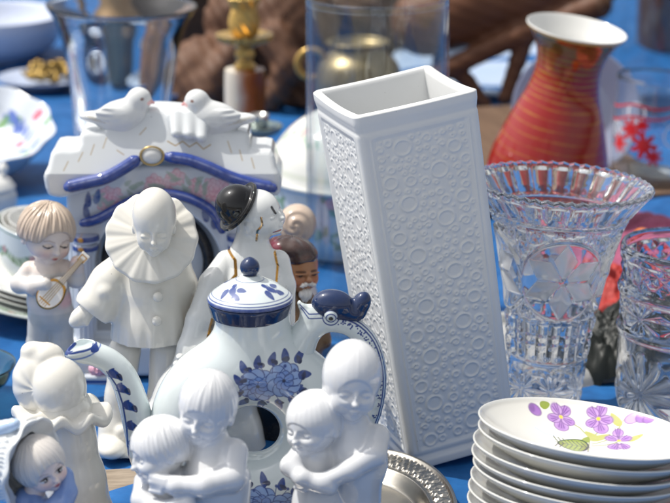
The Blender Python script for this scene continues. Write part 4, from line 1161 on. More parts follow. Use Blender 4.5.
# ================================================================== cut crystal vase
YC = 1.31; fc = Fig(542, YC); s = fc.s
HC = 226.0
PRF = spl([(37, 0), (38, 12), (39, 30), (42, 66), (46, 100), (50, 126), (56, 152), (61, 174), (68, 196), (79, 212), (88.5, 224), (90, 226)], 420)
MED = 4; m0 = -PI/2+.06
def crystal_mod(prof, seg):
    n = len(prof); th = np.arange(seg)*2*PI/seg
    r = prof[:, 0][:, None]*np.ones(seg); z = prof[:, 1][:, None]*np.ones(seg); T = th[None]*np.ones((n, 1)); zt = HC-z
    h = np.zeros_like(r); fz = np.full_like(r, .02)
    # thumb cuts under the rim, toothed rim
    u = (T*24/(2*PI)) % 1
    h -= 3.0*(1-(2*u-1)**2)*np.clip((zt-3)/3, 0, 1)*np.sqrt(np.clip((25+2.5*(1-(2*u-1)**2)-zt)/9, 0, 1))
    h -= 1.5*np.exp(-((zt-27)/1.4)**2)
    rimz = 1.8*tri(T*48/(2*PI))*np.exp(-zt/3)
    # medallions
    k = np.round((T-m0)/(2*PI/MED)); dx = (T-m0-k*2*PI/MED)*r; zc = 143.0; dz = (z-zc)*1.06
    rho = np.hypot(dx, dz); ph = np.arctan2(dz, dx)
    inside = np.clip((44-rho)/2, 0, 1)
    # diamond cross cuts outside the medallion
    a = T*14/(2*PI); b = zt/26.0
    dia = (tri(a+b)+tri(a-b))*.5
    zone = np.clip((zt-30)/6, 0, 1)*np.clip((128-zt)/5, 0, 1)*(1-np.clip((48-rho)/2, 0, 1))
    h -= zone*(6.5*(1-dia)*np.abs(dia-.5)*2+1.4*tri(a*3+b*2)*tri(a*3-b*2))
    h -= 3.2*np.exp(-((rho-46)/2.6)**2)
    # frosted flower of six petals
    pet = np.cos((ph-PI/2)*3)**2; lim = 41*np.clip(pet*1.25, 0, 1)**.55
    pf = ((ph-PI/2+PI/6) % (PI/3))-PI/6; px_ = rho*np.cos(pf); py_ = rho*np.abs(np.sin(pf))
    petal = np.clip((np.minimum(.50*px_, (42-px_)*.62)-py_)/1.2+.5, 0, 1)*(rho > 5)
    fz = np.maximum(fz, petal*.95*inside); h -= inside*petal*1.4*np.cos((ph-PI/2)*3)**2
    h += 1.2*np.exp(-(rho/4)**2)*inside
    fz = np.maximum(fz, zone*.2*(1-dia))
    # upright mitre flutes
    zf = np.clip((zt-124)/3, 0, 1)*np.clip((170-zt)/6, 0, 1); fz = np.maximum(fz, zf*.1*(1-np.abs(np.sin(T*11)))); h -= zf*3.4*(1-np.abs(np.sin(T*11)))**.8
    zf2 = np.clip((zt-136)/4, 0, 1)*np.clip((160-zt)/6, 0, 1); h -= zf2*1.5*tri(zt/9)*np.abs(np.sin(T*11))
    h -= 2.5*np.exp(-((zt-128)/2.0)**2)
    # fan stars at the foot
    kk = np.round((T-m0)/(2*PI/8)); sx = (T-m0-kk*2*PI/8)*r; sz = (z-26)*1.0; rs = np.hypot(sx, sz); ps_ = np.arctan2(sz, sx)
    zs = np.clip((zt-168)/4, 0, 1)*np.clip(z/6, 0, 1)
    h -= zs*2.6*(1-np.abs(np.sin(ps_*6)))**1.4*np.clip(rs/5, 0, 1)*np.clip((22-rs)/6, 0, 1)
    h -= 1.6*np.exp(-((zt-171)/1.6)**2)
    R = r+h
    return R, z+rimz, T, fz
def crystal():
    seg = 900
    R, Z, T, fz = crystal_mod(PRF, seg)
    inner = spl([(83, 227.5), (80, 224), (71, 212), (61, 196), (54, 174), (49, 152), (43, 126), (39, 100), (35, 66), (32, 34), (27, 26), (.01, 24)], 70)
    rimz = 1.8*tri(T[:1]*48/(2*PI))
    Ri = inner[:, 0][:, None]*np.ones(seg); Zi = inner[:, 1][:, None]*np.ones(seg)+rimz*np.exp(-np.maximum(226-inner[:, 1], 0)/5)[:, None]
    Rb = np.array([.01, 25, 33, 36])[:, None]*np.ones(seg); Zb = np.array([3, 3, 1.5, 0])[:, None]*np.ones(seg)
    Rm_ = np.array([88, 85.5])[:, None]*np.ones(seg); Zm_ = np.array([228.2, 228.6])[:, None]*np.ones(seg)+rimz
    R = np.vstack([Rb, R, Rm_, Ri]); Z = np.vstack([Zb, Z, Zm_, Zi])
    FZ = np.vstack([np.zeros_like(Rb), fz, np.zeros_like(Rm_), np.zeros_like(Ri)])
    th = T[:1]
    V = np.stack([R*np.cos(th), R*np.sin(th), Z], -1).reshape(-1, 3)
    return V, grid_faces(len(R), seg), FZ.ravel()
M_crystal = real_glass('cut_crystal', 1.53, (.985, .988, .988), frost=True)
Vc, Fc, Fz = crystal()
o = link('crystal_vase', mesh('crystal_vase', Vc*s, Fc, None, Fz), M_crystal, None, fc.loc+np.array([0, 0, .003]), (math.radians(-1), math.radians(3.2), 0))
tag(o, 'flared cut crystal vase with scalloped rim and frosted six-petal flower medallions', 'vase')

# ================================================================== crystal tumbler at the right edge
YT = 1.30; ft = Fig(679, YT); s = ft.s
HT = 150.0
tp = spl([(60, 0), (63, 6), (66, 20), (66.5, 60), (67.5, 90), (70, 128), (71.5, 146), (71, 150)], 260)
def tumbler():
    seg = 720; th = np.arange(seg)*2*PI/seg; n = len(tp)
    r = tp[:, 0][:, None]*np.ones(seg); z = tp[:, 1][:, None]*np.ones(seg); T = th[None]*np.ones((n, 1))
    h = np.zeros_like(r); fz = np.zeros_like(r)
    for zb_ in (76, 112): h += 2.4*np.exp(-((z-zb_)/3.6)**4)
    a = T*18/(2*PI)
    up = np.clip((z-118)/3, 0, 1)*np.clip((142-z)/3, 0, 1); h -= up*2.6*(1-tri(a+z/20)*tri(a-z/20))
    mid = np.clip((z-80)/3, 0, 1)*np.clip((108-z)/3, 0, 1)
    k = np.round(T*9/(2*PI)); sx = (T-k*2*PI/9)*r; sz = z-94; ph = np.arctan2(sz, sx); rs = np.hypot(sx, sz)
    h -= mid*2.2*(1-np.abs(np.sin(ph*5)))*np.clip(rs/4, 0, 1)
    low = np.clip((72-z)/3, 0, 1)*np.clip(z/8, 0, 1)
    k = np.round((T+.2)*5/(2*PI)); sx = (T+.2-k*2*PI/5)*r; sz = z-26; ph = np.arctan2(sz, sx); rs = np.hypot(sx, sz)
    lf = (1-np.abs(np.sin(ph*6)))**1.2*np.clip(rs/6, 0, 1)*np.clip((40-rs)/6, 0, 1); h -= low*2.0*lf; fz = low*lf*.9*(rs < 40)
    R = r+h
    inner = spl([(66, 151), (64, 140), (61, 100), (59, 50), (57, 24), (50, 16), (.01, 14)], 40)
    Rb = np.array([.01, 40, 56])[:, None]*np.ones(seg); Zb = np.array([2.5, 2.5, 0])[:, None]*np.ones(seg)
    Rm_ = np.array([70, 68])[:, None]*np.ones(seg); Zm_ = np.array([152, 152.6])[:, None]*np.ones(seg)
    Rr = np.vstack([Rb, R, Rm_, inner[:, 0][:, None]*np.ones(seg)]); Zz = np.vstack([Zb, z, Zm_, inner[:, 1][:, None]*np.ones(seg)])
    FZ = np.vstack([np.zeros_like(Rb), fz, np.zeros_like(Rm_), np.zeros((len(inner), seg))])
    V = np.stack([Rr*np.cos(th), Rr*np.sin(th), Zz*1.12], -1).reshape(-1, 3)
    return V, grid_faces(len(Rr), seg), FZ.ravel()
Vt, Ft, Fzt = tumbler()
o = link('crystal_tumbler', mesh('crystal_tumbler', Vt*s, Ft, None, Fzt), M_crystal, None, ft.loc+np.array([0, 0, .003]), (0, math.radians(2.5), .3))
tag(o, 'cut crystal tumbler with two smooth bands and engraved leaves, right of the flared crystal vase', 'tumbler')

# ================================================================== oval silver tray
fy = Fig(368, 1.10); s = fy.s
def tray():
    # superellipse-like platter: polar grid, radius fraction t
    ts = np.concatenate([np.linspace(.002, .70, 30), np.linspace(.71, 1.0, 110), [1.006, 1.0, .97, .8, .5, .01]])
    seg = 720; th = np.arange(seg)*2*PI/seg; n = len(ts)
    A_, B_ = .085/s, .165/s
    T = th[None]*np.ones((n, 1)); t = ts[:, None]*np.ones(seg)
    z = np.where(t < .66, 4, 0)*0.0
    k_ = np.clip((t-.785)/.06, 0, 1); z = 4+11*k_*k_*(3-2*k_)
    z = z+3*np.clip((t-.80)/.2, 0, 1)
    orn = np.clip((t-.865)/.015, 0, 1)*np.clip((.97-t)/.015, 0, 1)
    u = T*34/(2*PI)
    z = z+orn*(1.8*np.abs(np.sin(u*2*PI+9*(t-.88)*6))*np.cos((t-.89)*26)+1.2*np.sin(u*6*PI)*np.sin((t-.82)*90)+.8*np.sin(u*10*PI+t*60))
    z = z+2.4*np.exp(-((t-.985)/.014)**2)+1.2*np.exp(-((t-.845)/.008)**2)
    back = np.arange(n) >= n-6
    z[back] -= 3.0
    X = A_*t*np.cos(T); Y = B_*t*np.sin(T)
    V = np.stack([X, Y, z], -1).reshape(-1, 3)
    return V, grid_faces(n, seg)
Vy, Fy = tray()
o = link('silver_tray', mesh('silver_tray', Vy*s, Fy), metal('tarnished_silver', (.66, .62, .55), .24, .12, 60, .25), None, (-.025, 1.055, 0), (0, 0, math.radians(-20)))
tag(o, 'oval silver tray with ornate chased border under the ring teapot', 'tray')
# ================================================================== red and gold vase
f = Fig(534, 1.74); s = f.s
root_rot = (math.radians(5), math.radians(9), 0)
HR = 215.0
pr = spl([(34, 0), (36, 4), (46, 16), (56, 36), (60, 58), (58, 82), (52, 104), (44, 128), (36, 150), (32, 170), (33, 184), (37, 197), (43, 207), (48, 213), (49, 215)], 420)
def paint_red(V):
    z = V[:, 2]; th = np.arctan2(V[:, 1], V[:, 0])
    a = Paint(th, z, lin('#92100a'))
    zt = HR-z
    # gold bands laid on by hand: close at the neck, wide apart on the belly
    ph = np.where(zt < 70, zt/6.0, 70/6.0+(zt-70)/9.5)+.05*np.sin(th*2+1)+.03*np.sin(th*5+zt*.1)
    w_ = np.abs((ph % 1)-.5)*2
    wd = np.clip(.80-zt/120, .20, .8)+.06*np.sin(th*3+zt*.5)
    m = np.clip((w_-(1-wd))/.12, 0, 1)*np.clip((150-zt)/30, 0, 1)*np.clip(.75+.3*np.sin(th*7+zt*.3)+.2*np.sin(th*31+zt*1.7), 0, 1)
    m = np.maximum(m, np.clip((20-zt)/14, 0, 1)*.8)
    m = m*np.clip(1.0-zt/190, .4, .95); a.mix(m, lin('#b9822f')); a.c[:, 3] = 1-.4*m
    a.mix(np.clip((48-zt)/48, 0, 1)**1.3*.6, lin('#b97f2a'), True); r_ = np.clip((3.6-zt)/1, 0, 1); a.mix(r_, lin('#d9ae55'))
    return a.c
root = thing('red_vase', 'shiny red porcelain vase with gold rings round its flared neck', 'vase', f.loc, root_rot)
lathe_obj('body', np.vstack([[(.01, 1)], pr]), glaze('red_lustre', attr=True, rough=.08, bump=.08, dirt=.03, coat=.3), root, s, 200, paint=paint_red)
inn = spl([(49, 215), (48.6, 216.2), (47, 215), (41, 206), (34, 195), (29, 182), (28, 168), (32, 148), (40, 126), (50, 100), (54, 60), (.01, 20)], 120)
lathe_obj('white_lining', inn, M_white, root, s, 128)
# pale plate standing on edge behind it
f = Fig(556, 1.93)
o_ = lathe_obj('standing_plate', spl([(.01, 4), (34, 4), (40, 5), (62, 13), (64, 13), (64, 12), (40, 1), (38, -1), (.01, 0)], 60), glaze('lavender_white_plate', lin('#a3aac4'), .15), None, f.s, 96)
o_.location = at(558, 86, 1.97); PLX = at(574, 86, 1.97)[0]; o_.rotation_euler = (math.radians(74), 0, math.radians(6))
o_.location.z = .064*0+64*f.s*math.sin(math.radians(74))*1.0
o_.location.x = PLX
tag(o_, 'pale lavender plate standing on its edge behind the red vase', 'plate')

# ================================================================== printed tumbler with red leaves
f = Fig(646, 1.90); s = f.s; rot = (0, math.radians(4), 0)
root = thing('printed_tumbler', 'clear drinking glass printed with red maple leaves and white snowflakes', 'drinking glass', f.loc, rot)
M_thin = thin_glass('thin_clear_glass', (.93, .96, .965), .02)
H = 112
gp_ = spl([(.01, 3), (30, 3), (35, 0), (36.5, 2), (37.5, 10), (39.5, 60), (41, 108), (41, 112), (40, 112.6), (39, 111), (37.6, 60), (35.6, 22), (30, 18), (.01, 17)], 90)
lathe_obj('glass', gp_, real_glass('tumbler_glass', 1.46, (.97, .985, .985)), root, s, 96)
def decal(name, fn, prof, rmask, mat, parent, s, nt_=700, off=.35, th0=-PI, th1=0):
    """keep only the faces of a curved sheet that the stencil covers"""
    pf = spl(prof, 260); th = np.linspace(th0, th1, nt_)
    R = pf[:, 0][:, None]+off; V = np.stack([R*np.cos(th), R*np.sin(th), pf[:, 1][:, None]*np.ones(nt_)], -1).reshape(-1, 3)
    u = (th[None]*np.ones((len(pf), 1))*rmask).ravel(); m = fn(u, V[:, 2])
    F = grid_faces(len(pf), nt_, False); F = F[m[F].all(1)]
    uq, inv_ = np.unique(F, return_inverse=True)
    return link(name, mesh(name, V[uq]*s, inv_.reshape(-1, 4)), mat, parent)
def star(u, v, x, y, r, n, rot=0, k=.45):
    d = np.hypot(u-x, v-y); a = np.arctan2(v-y, u-x)+rot
    return d < r*(k+(1-k)*np.abs(np.cos(a*n/2))**1.5)
LX = [(-92, 66, 12.5, .3), (-77, 52, 14.5, .9), (-66, 42, 10, .2), (-80, 72, 8, 1.2), (-106, 50, 11, 0), (-28, 55, 13, .5), (-14, 44, 10, .8)]
def redm(u, v):
    m = np.zeros(len(u), bool)
    for x, y, r, t in LX: m |= star(u, v, x, y, r, 7, t)
    for k, (v0, sl_) in enumerate(((92, .10), (82, .16))): m |= np.abs(v-v0-sl_*(u+62)-2*np.sin(u*.12)) < 1.3
    return m
def whitem(u, v):
    m = np.zeros(len(u), bool)
    for (x, y, r) in ((-46, 64, 22), (-112, 62, 13)):
        d = np.hypot(u-x, v-y); a = np.arctan2(v-y, u-x)
        m |= (d < r) & (np.abs(np.sin(a*4))*d < 1.6)
        m |= (np.abs(d-r*.55) < 1.0)
    m |= np.abs(np.hypot(u+88, (v-84))-9) < 1.3
    return m & ~redm(u, v)
wall = [(37.5, 10), (39.5, 60), (41, 108)]
M_redp = glaze('red_print', lin('#d01f22'), .3); M_whp = glaze('white_print', lin('#e6eaf0'), .3)
decal('red_leaf_print', redm, wall, 40, M_redp, root, s)
decal('snowflake_print', whitem, wall, 40, M_whp, root, s)

# ================================================================== big clear glass jar behind
f = Fig(655, 2.25); s = f.s
o = lathe_obj('glass_jar', spl([(.01, 3), (50, 3), (58, 0), (62, 6), (64, 20), (64, 140), (64.5, 176), (66, 180), (65, 182), (63, 179), (62, 140), (62, 24), (56, 10), (.01, 9)], 80), M_thin, None, s, 96)
o.location = f.loc; tag(o, 'large clear cylindrical glass jar standing behind the printed tumbler', 'glass jar')

# ================================================================== tall clear glass cylinder
f = Fig(377, 1.50); s = f.s
M_cyl = thin_glass('cylinder_glass', (.955, .97, .97), .015)
o = lathe_obj('glass_cylinder', spl([(.01, 3), (60, 3), (66, 0), (69, 4), (69.2, 20), (69.2, 200), (69.2, 317), (69, 319.5), (67.5, 320), (66.4, 318), (66.2, 200), (66.2, 24), (60, 14), (.01, 13)], 120), M_cyl, None, s, 128)
o.location = f.loc; o.rotation_euler = (0, math.radians(-.3), 0)
tag(o, 'tall straight clear glass cylinder vase standing behind the square white vase', 'vase')

# ================================================================== flared glass vase, top left
f = Fig(122, 1.90); s = f.s
gv = [(.01, 4), (38, 4), (43, 0), (45, 4), (45.5, 20), (47, 60), (50, 100), (56, 140), (63, 165), (71, 180), (73.5, 184), (72.6, 186), (69.5, 183), (58, 166), (48, 140), (41, 100), (36.5, 60), (34, 34), (24, 26), (.01, 24)]
o = lathe_obj('flared_glass_vase', spl(gv, 160), real_glass('blown_glass', 1.47, (.95, .975, .975)), None, s, 128)
o.location = f.loc; o.rotation_euler = (0, math.radians(1.5), 0)
tag(o, 'heavy clear glass vase with flared rim standing behind the white doves', 'vase')

# ================================================================== big pale bowl, top left
f = Fig(-10, 2.56); s = f.s
def paint_bb(V):
    a = Paint(V[:, 0], V[:, 1], lin('#cfd6e6')); 
    r = np.random.default_rng(4)
    for i in range(26):
        x, y = r.uniform(-50, 60), r.uniform(10, 60); a.line([(x, y), (x+r.uniform(3, 9), y+r.uniform(-3, 5)), (x+r.uniform(3, 12), y+r.uniform(-5, 4))], 1.6, lin('#4a5578'), 1, .8)
    return a.c
o = lathe_obj('large_bowl', spl([(.01, 4), (46, 4), (50, 0), (54, 3), (66, 14), (74, 30), (76, 42), (75, 43.5), (73, 41), (69, 28), (60, 15), (46, 8), (.01, 7)], 160), glaze('pale_blue_bowl', attr=True, rough=.25, dirt=.2), None, s, 128, paint=paint_bb)
o.location = f.loc; tag(o, 'large pale blue-white bowl with dark scribbled marks inside, farthest corner behind the glass vase', 'bowl')

# small plate with brass trinkets
f = Fig(44, 2.38); s = f.s
o = lathe_obj('small_plate', spl([(.01, 2), (22, 2), (24, 0), (26, 2), (44, 8), (45, 9), (44, 9.6), (26, 4), (.01, 4)], 50), glaze('grey_blue_plate', lin('#b7c2d8'), .2), None, s, 96)
o.location = f.loc; tag(o, 'small shallow pale plate holding brass trinkets, near the large pale bowl', 'plate')
M_brass = metal('old_brass', (.42, .28, .09), .34, .6, 150, .7)
def trinket(kind, px, py, k, lab):
    c = np.array([(px-44), 0, 0]); loc = f.loc+np.array([(px-44)*s, (78-py)*s*3.0, (8)*s])
    if kind == 0:
        def tf(P): 
            a = np.arctan2(P[:, 1], P[:, 0]); return np.hypot(np.hypot(P[:, 0], P[:, 1])-9, P[:, 2]-6-3*np.sin(2*a))-(3+.7*np.sin(a*9))
    elif kind == 1:
        def tf(P): return smins(2, ell(P, (0, 0, 5), (11, 7, 5))-.8*np.sin(P[:, 0]*1.2)*np.sin(P[:, 1]*1.3), ell(P, (6, 2, 10), (6, 5, 5)), cap(P, (-8, 0, 4), (-15, 3, 9), 3, 1.5))
    else:
        def tf(P):
            d = ssub(ell(P, (0, 0, 10), (10, 10, 9)), ell(P, (0, 0, 16), (8, 8, 9)), 1); return smin(smin(d, cyl(P, (0, 0, 1), 6, 1.6, .6), 1.5), np.hypot(np.hypot(P[:, 0]-11, P[:, 2]-9)-5, P[:, 1])-1.4, 1)
    ob = sdf_obj('brass_trinket', tf, (-20, -16, -4), (20, 16, 24), .9, M_brass, None, s)
    ob.location = loc; ob.rotation_euler = (0, 0, k); tag(ob, lab, 'trinket', 'brass trinkets on the small plate')
for a in ((1, 40, 82, .3, 'brass trinket lying nearest the left of the small plate'), (2, 55, 74, 1.1, 'small brass cup standing on the small plate'), (0, 52, 86, .2, 'twisted brass ring at the front of the small plate'), (1, 70, 78, 2.0, 'brass trinket against the right rim of the small plate, beside the flared glass vase'), (0, 36, 70, 1.0, 'twisted brass ring at the back of the small plate')): trinket(*a)

# ================================================================== floral dish, left
f = Fig(-26, 1.96); s = f.s
def paint_fd(V):
    a = Paint(V[:, 0], V[:, 1], lin('#cdd4de')); r = np.random.default_rng(8)
    for i in range(70):
        t = r.uniform(0, 2*PI); R = r.uniform(46, 76); c = (R*math.cos(t), R*math.sin(t)); k = i % 4
        if k == 0: a.flower(*c, r.uniform(4, 6.5), lin('#d67f92'), lin('#b24a66'), 5, t)
        elif k == 1: a.leaf(*c, 7, 3, t*3, lin('#6f9a63'))
        else: a.leaf(*c, 6, 2.6, t*2, lin('#5a72b8'))
    return a.c
def scal(r, z, T, i): k = 1+.025*np.cos(T*10)*np.clip(r/60, 0, 1)**2; return r*k, z
o = lathe_obj('floral_dish', spl([(.01, 3), (30, 3), (33, 0), (36, 3), (52, 14), (66, 34), (68, 37), (66.5, 38), (56, 28), (46, 16), (30, 9), (.01, 8)], 150)*np.array([1.16, 1.2]), glaze('floral_dish_glaze', attr=True, rough=.12, dirt=.08), None, s, 240, scal, paint_fd)
o.location = f.loc; o.rotation_euler = (math.radians(17), math.radians(6), 0); o.location.z = .011; tag(o, 'scalloped porcelain dish painted with pink roses and blue leaves', 'dish')

# ================================================================== garland china, left
GRN = lin('#5f7f5c'); GRN2 = lin('#8aa386'); GLAZ = lin('#d3d9d8')
def garland(a, vmid, amp, per, half):
    n = int(2*half/per)
    for i in range(n):
        u0 = -half+i*per
        for k in range(9):
            t = k/8; u = u0+per*t; v = vmid-amp*math.sin(t*PI)
            a.leaf(u, v+2, 4.4, 1.8, .9+t*2, GRN if k % 2 else GRN2); a.leaf(u+1.5, v-2, 4.0, 1.7, -.9+t*2, GRN2 if k % 3 else GRN)
        a.flower(u0, vmid+1, 3.4, lin('#d7b3b0'), lin('#a97a7a'), 5)
f = Fig(42, 1.535); s = f.s; GT = (math.radians(2), math.radians(9), 0)
axg = np.array([math.sin(GT[1]), 0, math.cos(GT[1])])
def paint_pl(V):
    r = np.hypot(V[:, 0], V[:, 1]); th = np.arctan2(V[:, 1], V[:, 0])
    a = Paint(th*78, r, GLAZ); garland(a, 80, 6, 34, 78*PI)
    a.mix(np.clip(.5-(np.abs(r-90)-.7)/.6, 0, 1), GRN2); return a.c
M_gar = glaze('garland_china', attr=True, rough=.12, bump=.06, dirt=.06)
o = lathe_obj('garland_plate', spl([(.01, 3), (50, 3), (53, 0), (56, 3), (62, 7), (91, 15), (92, 16), (91, 16.8), (62, 10), (50, 7), (.01, 7)], 130), M_gar, None, s, 420, paint=paint_pl)
o.location = f.loc+axg*.004; o.rotation_euler = GT; tag(o, 'wide china plate with a green leaf garland round the rim, under the nested bowls', 'plate', 'green garland china')
for k in range(3):
    o2 = lathe_obj('saucer', spl([(.01, 3), (38, 3), (40, 0), (43, 3), (66, 11), (67.5, 12.4), (66, 13), (42, 6), (.01, 6)], 60), M_white, None, s, 128) if k == 0 else o2.copy()
    if k: COL.objects.link(o2)
    o2.location = f.loc+axg*((10+k*5.2)*s); o2.rotation_euler = GT
    tag(o2, ('lowest', 'middle', 'uppermost')[k]+' of three white saucers between the garland plate and the garland bowl', 'saucer', 'white saucers')
def paint_gb(V):
    th = np.arctan2(V[:, 1], V[:, 0]); r = np.hypot(V[:, 0], V[:, 1]); a = Paint(th*52, V[:, 2], GLAZ)
    garland(a, 38, 7, 36, 52*PI)
    for zz in (57.5, 12): a.mix(np.clip(.5-(np.abs(V[:, 2]-zz)-.7)/.6, 0, 1), GRN2)
    return a.c
o = lathe_obj('garland_bowl', spl([(.01, 3), (28, 3), (30, 0), (33, 3), (44, 16), (51, 36), (54.5, 58), (55, 60), (54, 61), (52.4, 58), (48, 36), (40, 18), (.01, 8)], 160), M_gar, None, s, 420, paint=paint_gb)
o.location = f.loc+axg*(27*s); o.rotation_euler = GT; tag(o, 'deep china bowl with a green leaf garland outside, stacked on three saucers', 'bowl', 'green garland china')
for k, (R, z0) in enumerate(((50, 40), (43, 47))):
    c_ = R/50
    o = lathe_obj('nested_bowl', spl([(.01, 3), (24, 3), (26, 0), (29, 3), (40, 12), (47, 24), (50, 36), (49.6, 37), (48, 35.6), (44.5, 24), (37, 13.5), (.01, 7)], 80)*np.array([c_, c_*.9]), M_white, None, s, 128)
    o.location = f.loc+axg*((27+z0-12)*s); o.rotation_euler = (GT[0], GT[1]-.02*k, 0)
    tag(o, ('larger white bowl nested in the green garland bowl', 'smallest white bowl, innermost of the garland bowl nest')[k], 'bowl', 'nested white bowls')
# little lidded pot
f = Fig(-8, 1.78); s = f.s
root = thing('sugar_pot', 'small white lidded pot with a pointed knob at the far left edge', 'pot', f.loc)
lathe_obj('pot_body', spl([(.01, 2), (14, 2), (15, 0), (17, 3), (25, 16), (26, 28), (23, 36), (21, 36), (.01, 34)], 60), M_white, root, s, 72)
ld = lathe_obj('lid', spl([(22, 36), (25, 36.4), (25.2, 38), (20, 44), (10, 49), (4, 51), (.01, 51)], 40), M_white, root, s, 72)
lathe_obj('knob', spl([(.01, 50), (3, 51), (2.4, 53), (5, 57), (5, 60), (2, 64), (.01, 65)], 30), M_white, ld, s, 40, off=(14, 0, -3))
ld.location = (0, 0, 0)

# teal glass dish and grey box, far left
f = Fig(2, 1.33); s = f.s
o = lathe_obj('green_glass_dish', spl([(.01, 2), (26, 2), (28, 0), (31, 2), (46, 14), (54, 30), (55.5, 32), (54, 32.6), (43, 16), (28, 6), (.01, 5)], 70), real_glass('green_glass', 1.48, (.35, .62, .55)), None, s, 96)
o.location = f.loc+np.array([-.028, 0, .002]); tag(o, 'shallow dark green glass dish left of the ruffled collar figurine', 'dish')
f = Fig(-6, 1.20); s = f.s
def gbox(P): return np.minimum(box(P, (0, 0, 11), (34, 24, 11), 4), box(P, (0, 0, 24), (36, 26, 4), 3))
o = sdf_obj('lidded_box', gbox, (-40, -30, 0), (40, 30, 32), 1.0, glaze('grey_blue_box_glaze', lin('#b9c3d2'), .2), None, s)
o.location = f.loc; tag(o, 'low grey-blue lidded porcelain box at the left edge above the bonnet girl', 'box')

# ================================================================== tureen behind the cylinder
f = Fig(338, 1.70); s = f.s
root = thing('floral_tureen', 'white lidded tureen with rose sprays and a thin green garland, seen through the glass cylinder', 'tureen', f.loc, (0, math.radians(3), 0))
def paint_tl(V):
    th = np.arctan2(V[:, 1], V[:, 0]); r = np.hypot(V[:, 0], V[:, 1]); a = Paint(th*60, r, lin('#d8d8d2'))
    rr = np.random.default_rng(2)
    for k in range(46):
        t = -PI+2*PI*k/46; u = t*60; v = 54+5*math.sin(k*1.1)
        a.leaf(u, v, 5, 2, rr.uniform(0, 3), lin('#9db3a0'), a=.9)
        if k % 5 == 0: a.flower(u, v, 4.5, lin('#dcc5c2'), lin('#a8938f'), 5)
    a.mix(np.clip(.5-(np.abs(r-74)-.9)/.6, 0, 1), lin('#c9ccc0')); return a.c
def paint_tb(V):
    th = np.arctan2(V[:, 1], V[:, 0]); a = Paint(th*68, V[:, 2], lin('#ccd3d6')); rr = np.random.default_rng(9)
    for i in range(40):
        u = -68*PI+i*10.7; v = rr.uniform(22, 62)
        a.line([(u, v-10), (u+6, v+6), (u+2, v+14)], 1.2, lin('#8aa089'))
        for k in range(4): a.leaf(u+rr.uniform(-8, 8), v+rr.uniform(-10, 10), 6, 2.6, rr.uniform(0, 3), lin('#7f9b80'))
        if i % 2: a.flower(u+3, v+4, 7, lin('#dba9ab'), lin('#b57479'), 6)
    return a.c
lathe_obj('tureen_body', spl([(.01, 3), (46, 3), (50, 0), (54, 4), (66, 22), (72, 48), (74, 68), (72, 72), (.01, 70)], 140), M_gar, root, s, 420, paint=paint_tb)
tl = lathe_obj('lid', spl([(73, 70), (78, 72), (79, 75), (76, 80), (68, 100), (52, 122), (30, 137), (12, 142), (.01, 143)], 140), M_gar, root, s, 420, paint=paint_tl)
lathe_obj('knob', spl([(.01, 141), (5, 143), (4, 146), (8, 151), (8, 156), (4, 160), (.01, 161)], 40), M_white, tl, s, 48)

# ================================================================== candlesticks
M_onyx = noisy('banded_onyx', lin('#e8e0d2'), lin('#8a4818'), 26, .18, .05, .001, stretch=(1, 1, .12), spec=.5)
def banded(m):
    # one broad amber vein down the side of the white stone
    nt = m.node_tree; b = nt.nodes['Principled BSDF']; tc = nt.nodes.new('ShaderNodeTexCoord'); sx = nt.nodes.new('ShaderNodeSeparateXYZ')
    nt.links.new(tc.outputs['Object'], sx.inputs[0]); n = nt.nodes.new('ShaderNodeTexNoise'); n.inputs['Scale'].default_value = 40
    nt.links.new(tc.outputs['Object'], n.inputs['Vector'])
    ad = nt.nodes.new('ShaderNodeMath'); ad.operation = 'MULTIPLY_ADD'; ad.inputs[1].default_value = .016
    nt.links.new(n.outputs['Fac'], ad.inputs[0]); nt.links.new(sx.outputs['X'], ad.inputs[2])
    cr = nt.nodes.new('ShaderNodeValToRGB'); mr = nt.nodes.new('ShaderNodeMapRange'); mr.inputs['From Min'].default_value = -.02; mr.inputs['From Max'].default_value = .03
    nt.links.new(ad.outputs[0], mr.inputs['Value']); nt.links.new(mr.outputs[0], cr.inputs['Fac'])
    e = cr.color_ramp.elements; e[0].position = .35; e[0].color = (*lin('#ddd3c2'), 1); e[1].position = .62; e[1].color = (*lin('#a5581d'), 1)
    k = e.new(.85); k.color = (*lin('#6e3612'), 1)
    nt.links.new(cr.outputs['Color'], b.inputs['Base Color'])
banded(M_onyx)
M_brs = metal('polished_brass', (.70, .45, .13), .3, .35, 160, .5, .55)
f = Fig(246, 2.02); s = f.s
root = thing('onyx_candlestick', 'tall brass and banded onyx candlestick with a gold drip pan', 'candlestick', f.loc)
lathe_obj('base', spl([(.01, 0), (36, 0), (37, 4), (33, 8), (26, 12), (18, 18), (14, 24), (.01, 25)], 40), M_brs, root, s, 64)
lathe_obj('column', spl([(.01, 24), (17, 24), (20, 28), (20.5, 60), (20, 88), (17, 91), (.01, 92)], 40), M_onyx, root, s, 64)
def ripple(r, z, T, i): return r*(1+.04*np.cos(T*18)*(r > 20)), z
lathe_obj('drip_pan', spl([(.01, 113), (9, 113), (11, 117), (8, 121), (10, 128), (9, 134), (14, 138), (25, 142), (27.5, 147), (26.5, 148), (14, 145), (.01, 145)], 60), M_brs, root, s, 128, ripple, off=(0, 0, -22))
def twist(r, z, T, i): return r*(1+.09*np.cos(T*8+z*.35)), z
lathe_obj('candle_cup', spl([(.01, 144), (9, 145), (13, 150), (14.5, 160), (13, 170), (12, 174), (15, 181), (16, 184), (13, 184), (10, 170), (.01, 160)], 80), M_brs, root, s, 96, twist, off=(0, 0, -22))
f = Fig(260, 1.84); s = f.s
root = thing('small_candlestick', 'short silver candlestick with blue enamel pan and an orange onyx ball, behind the right dove', 'candlestick', f.loc)
M_silv = metal('silver', (.7, .68, .64), .2, .3, 120, .4)
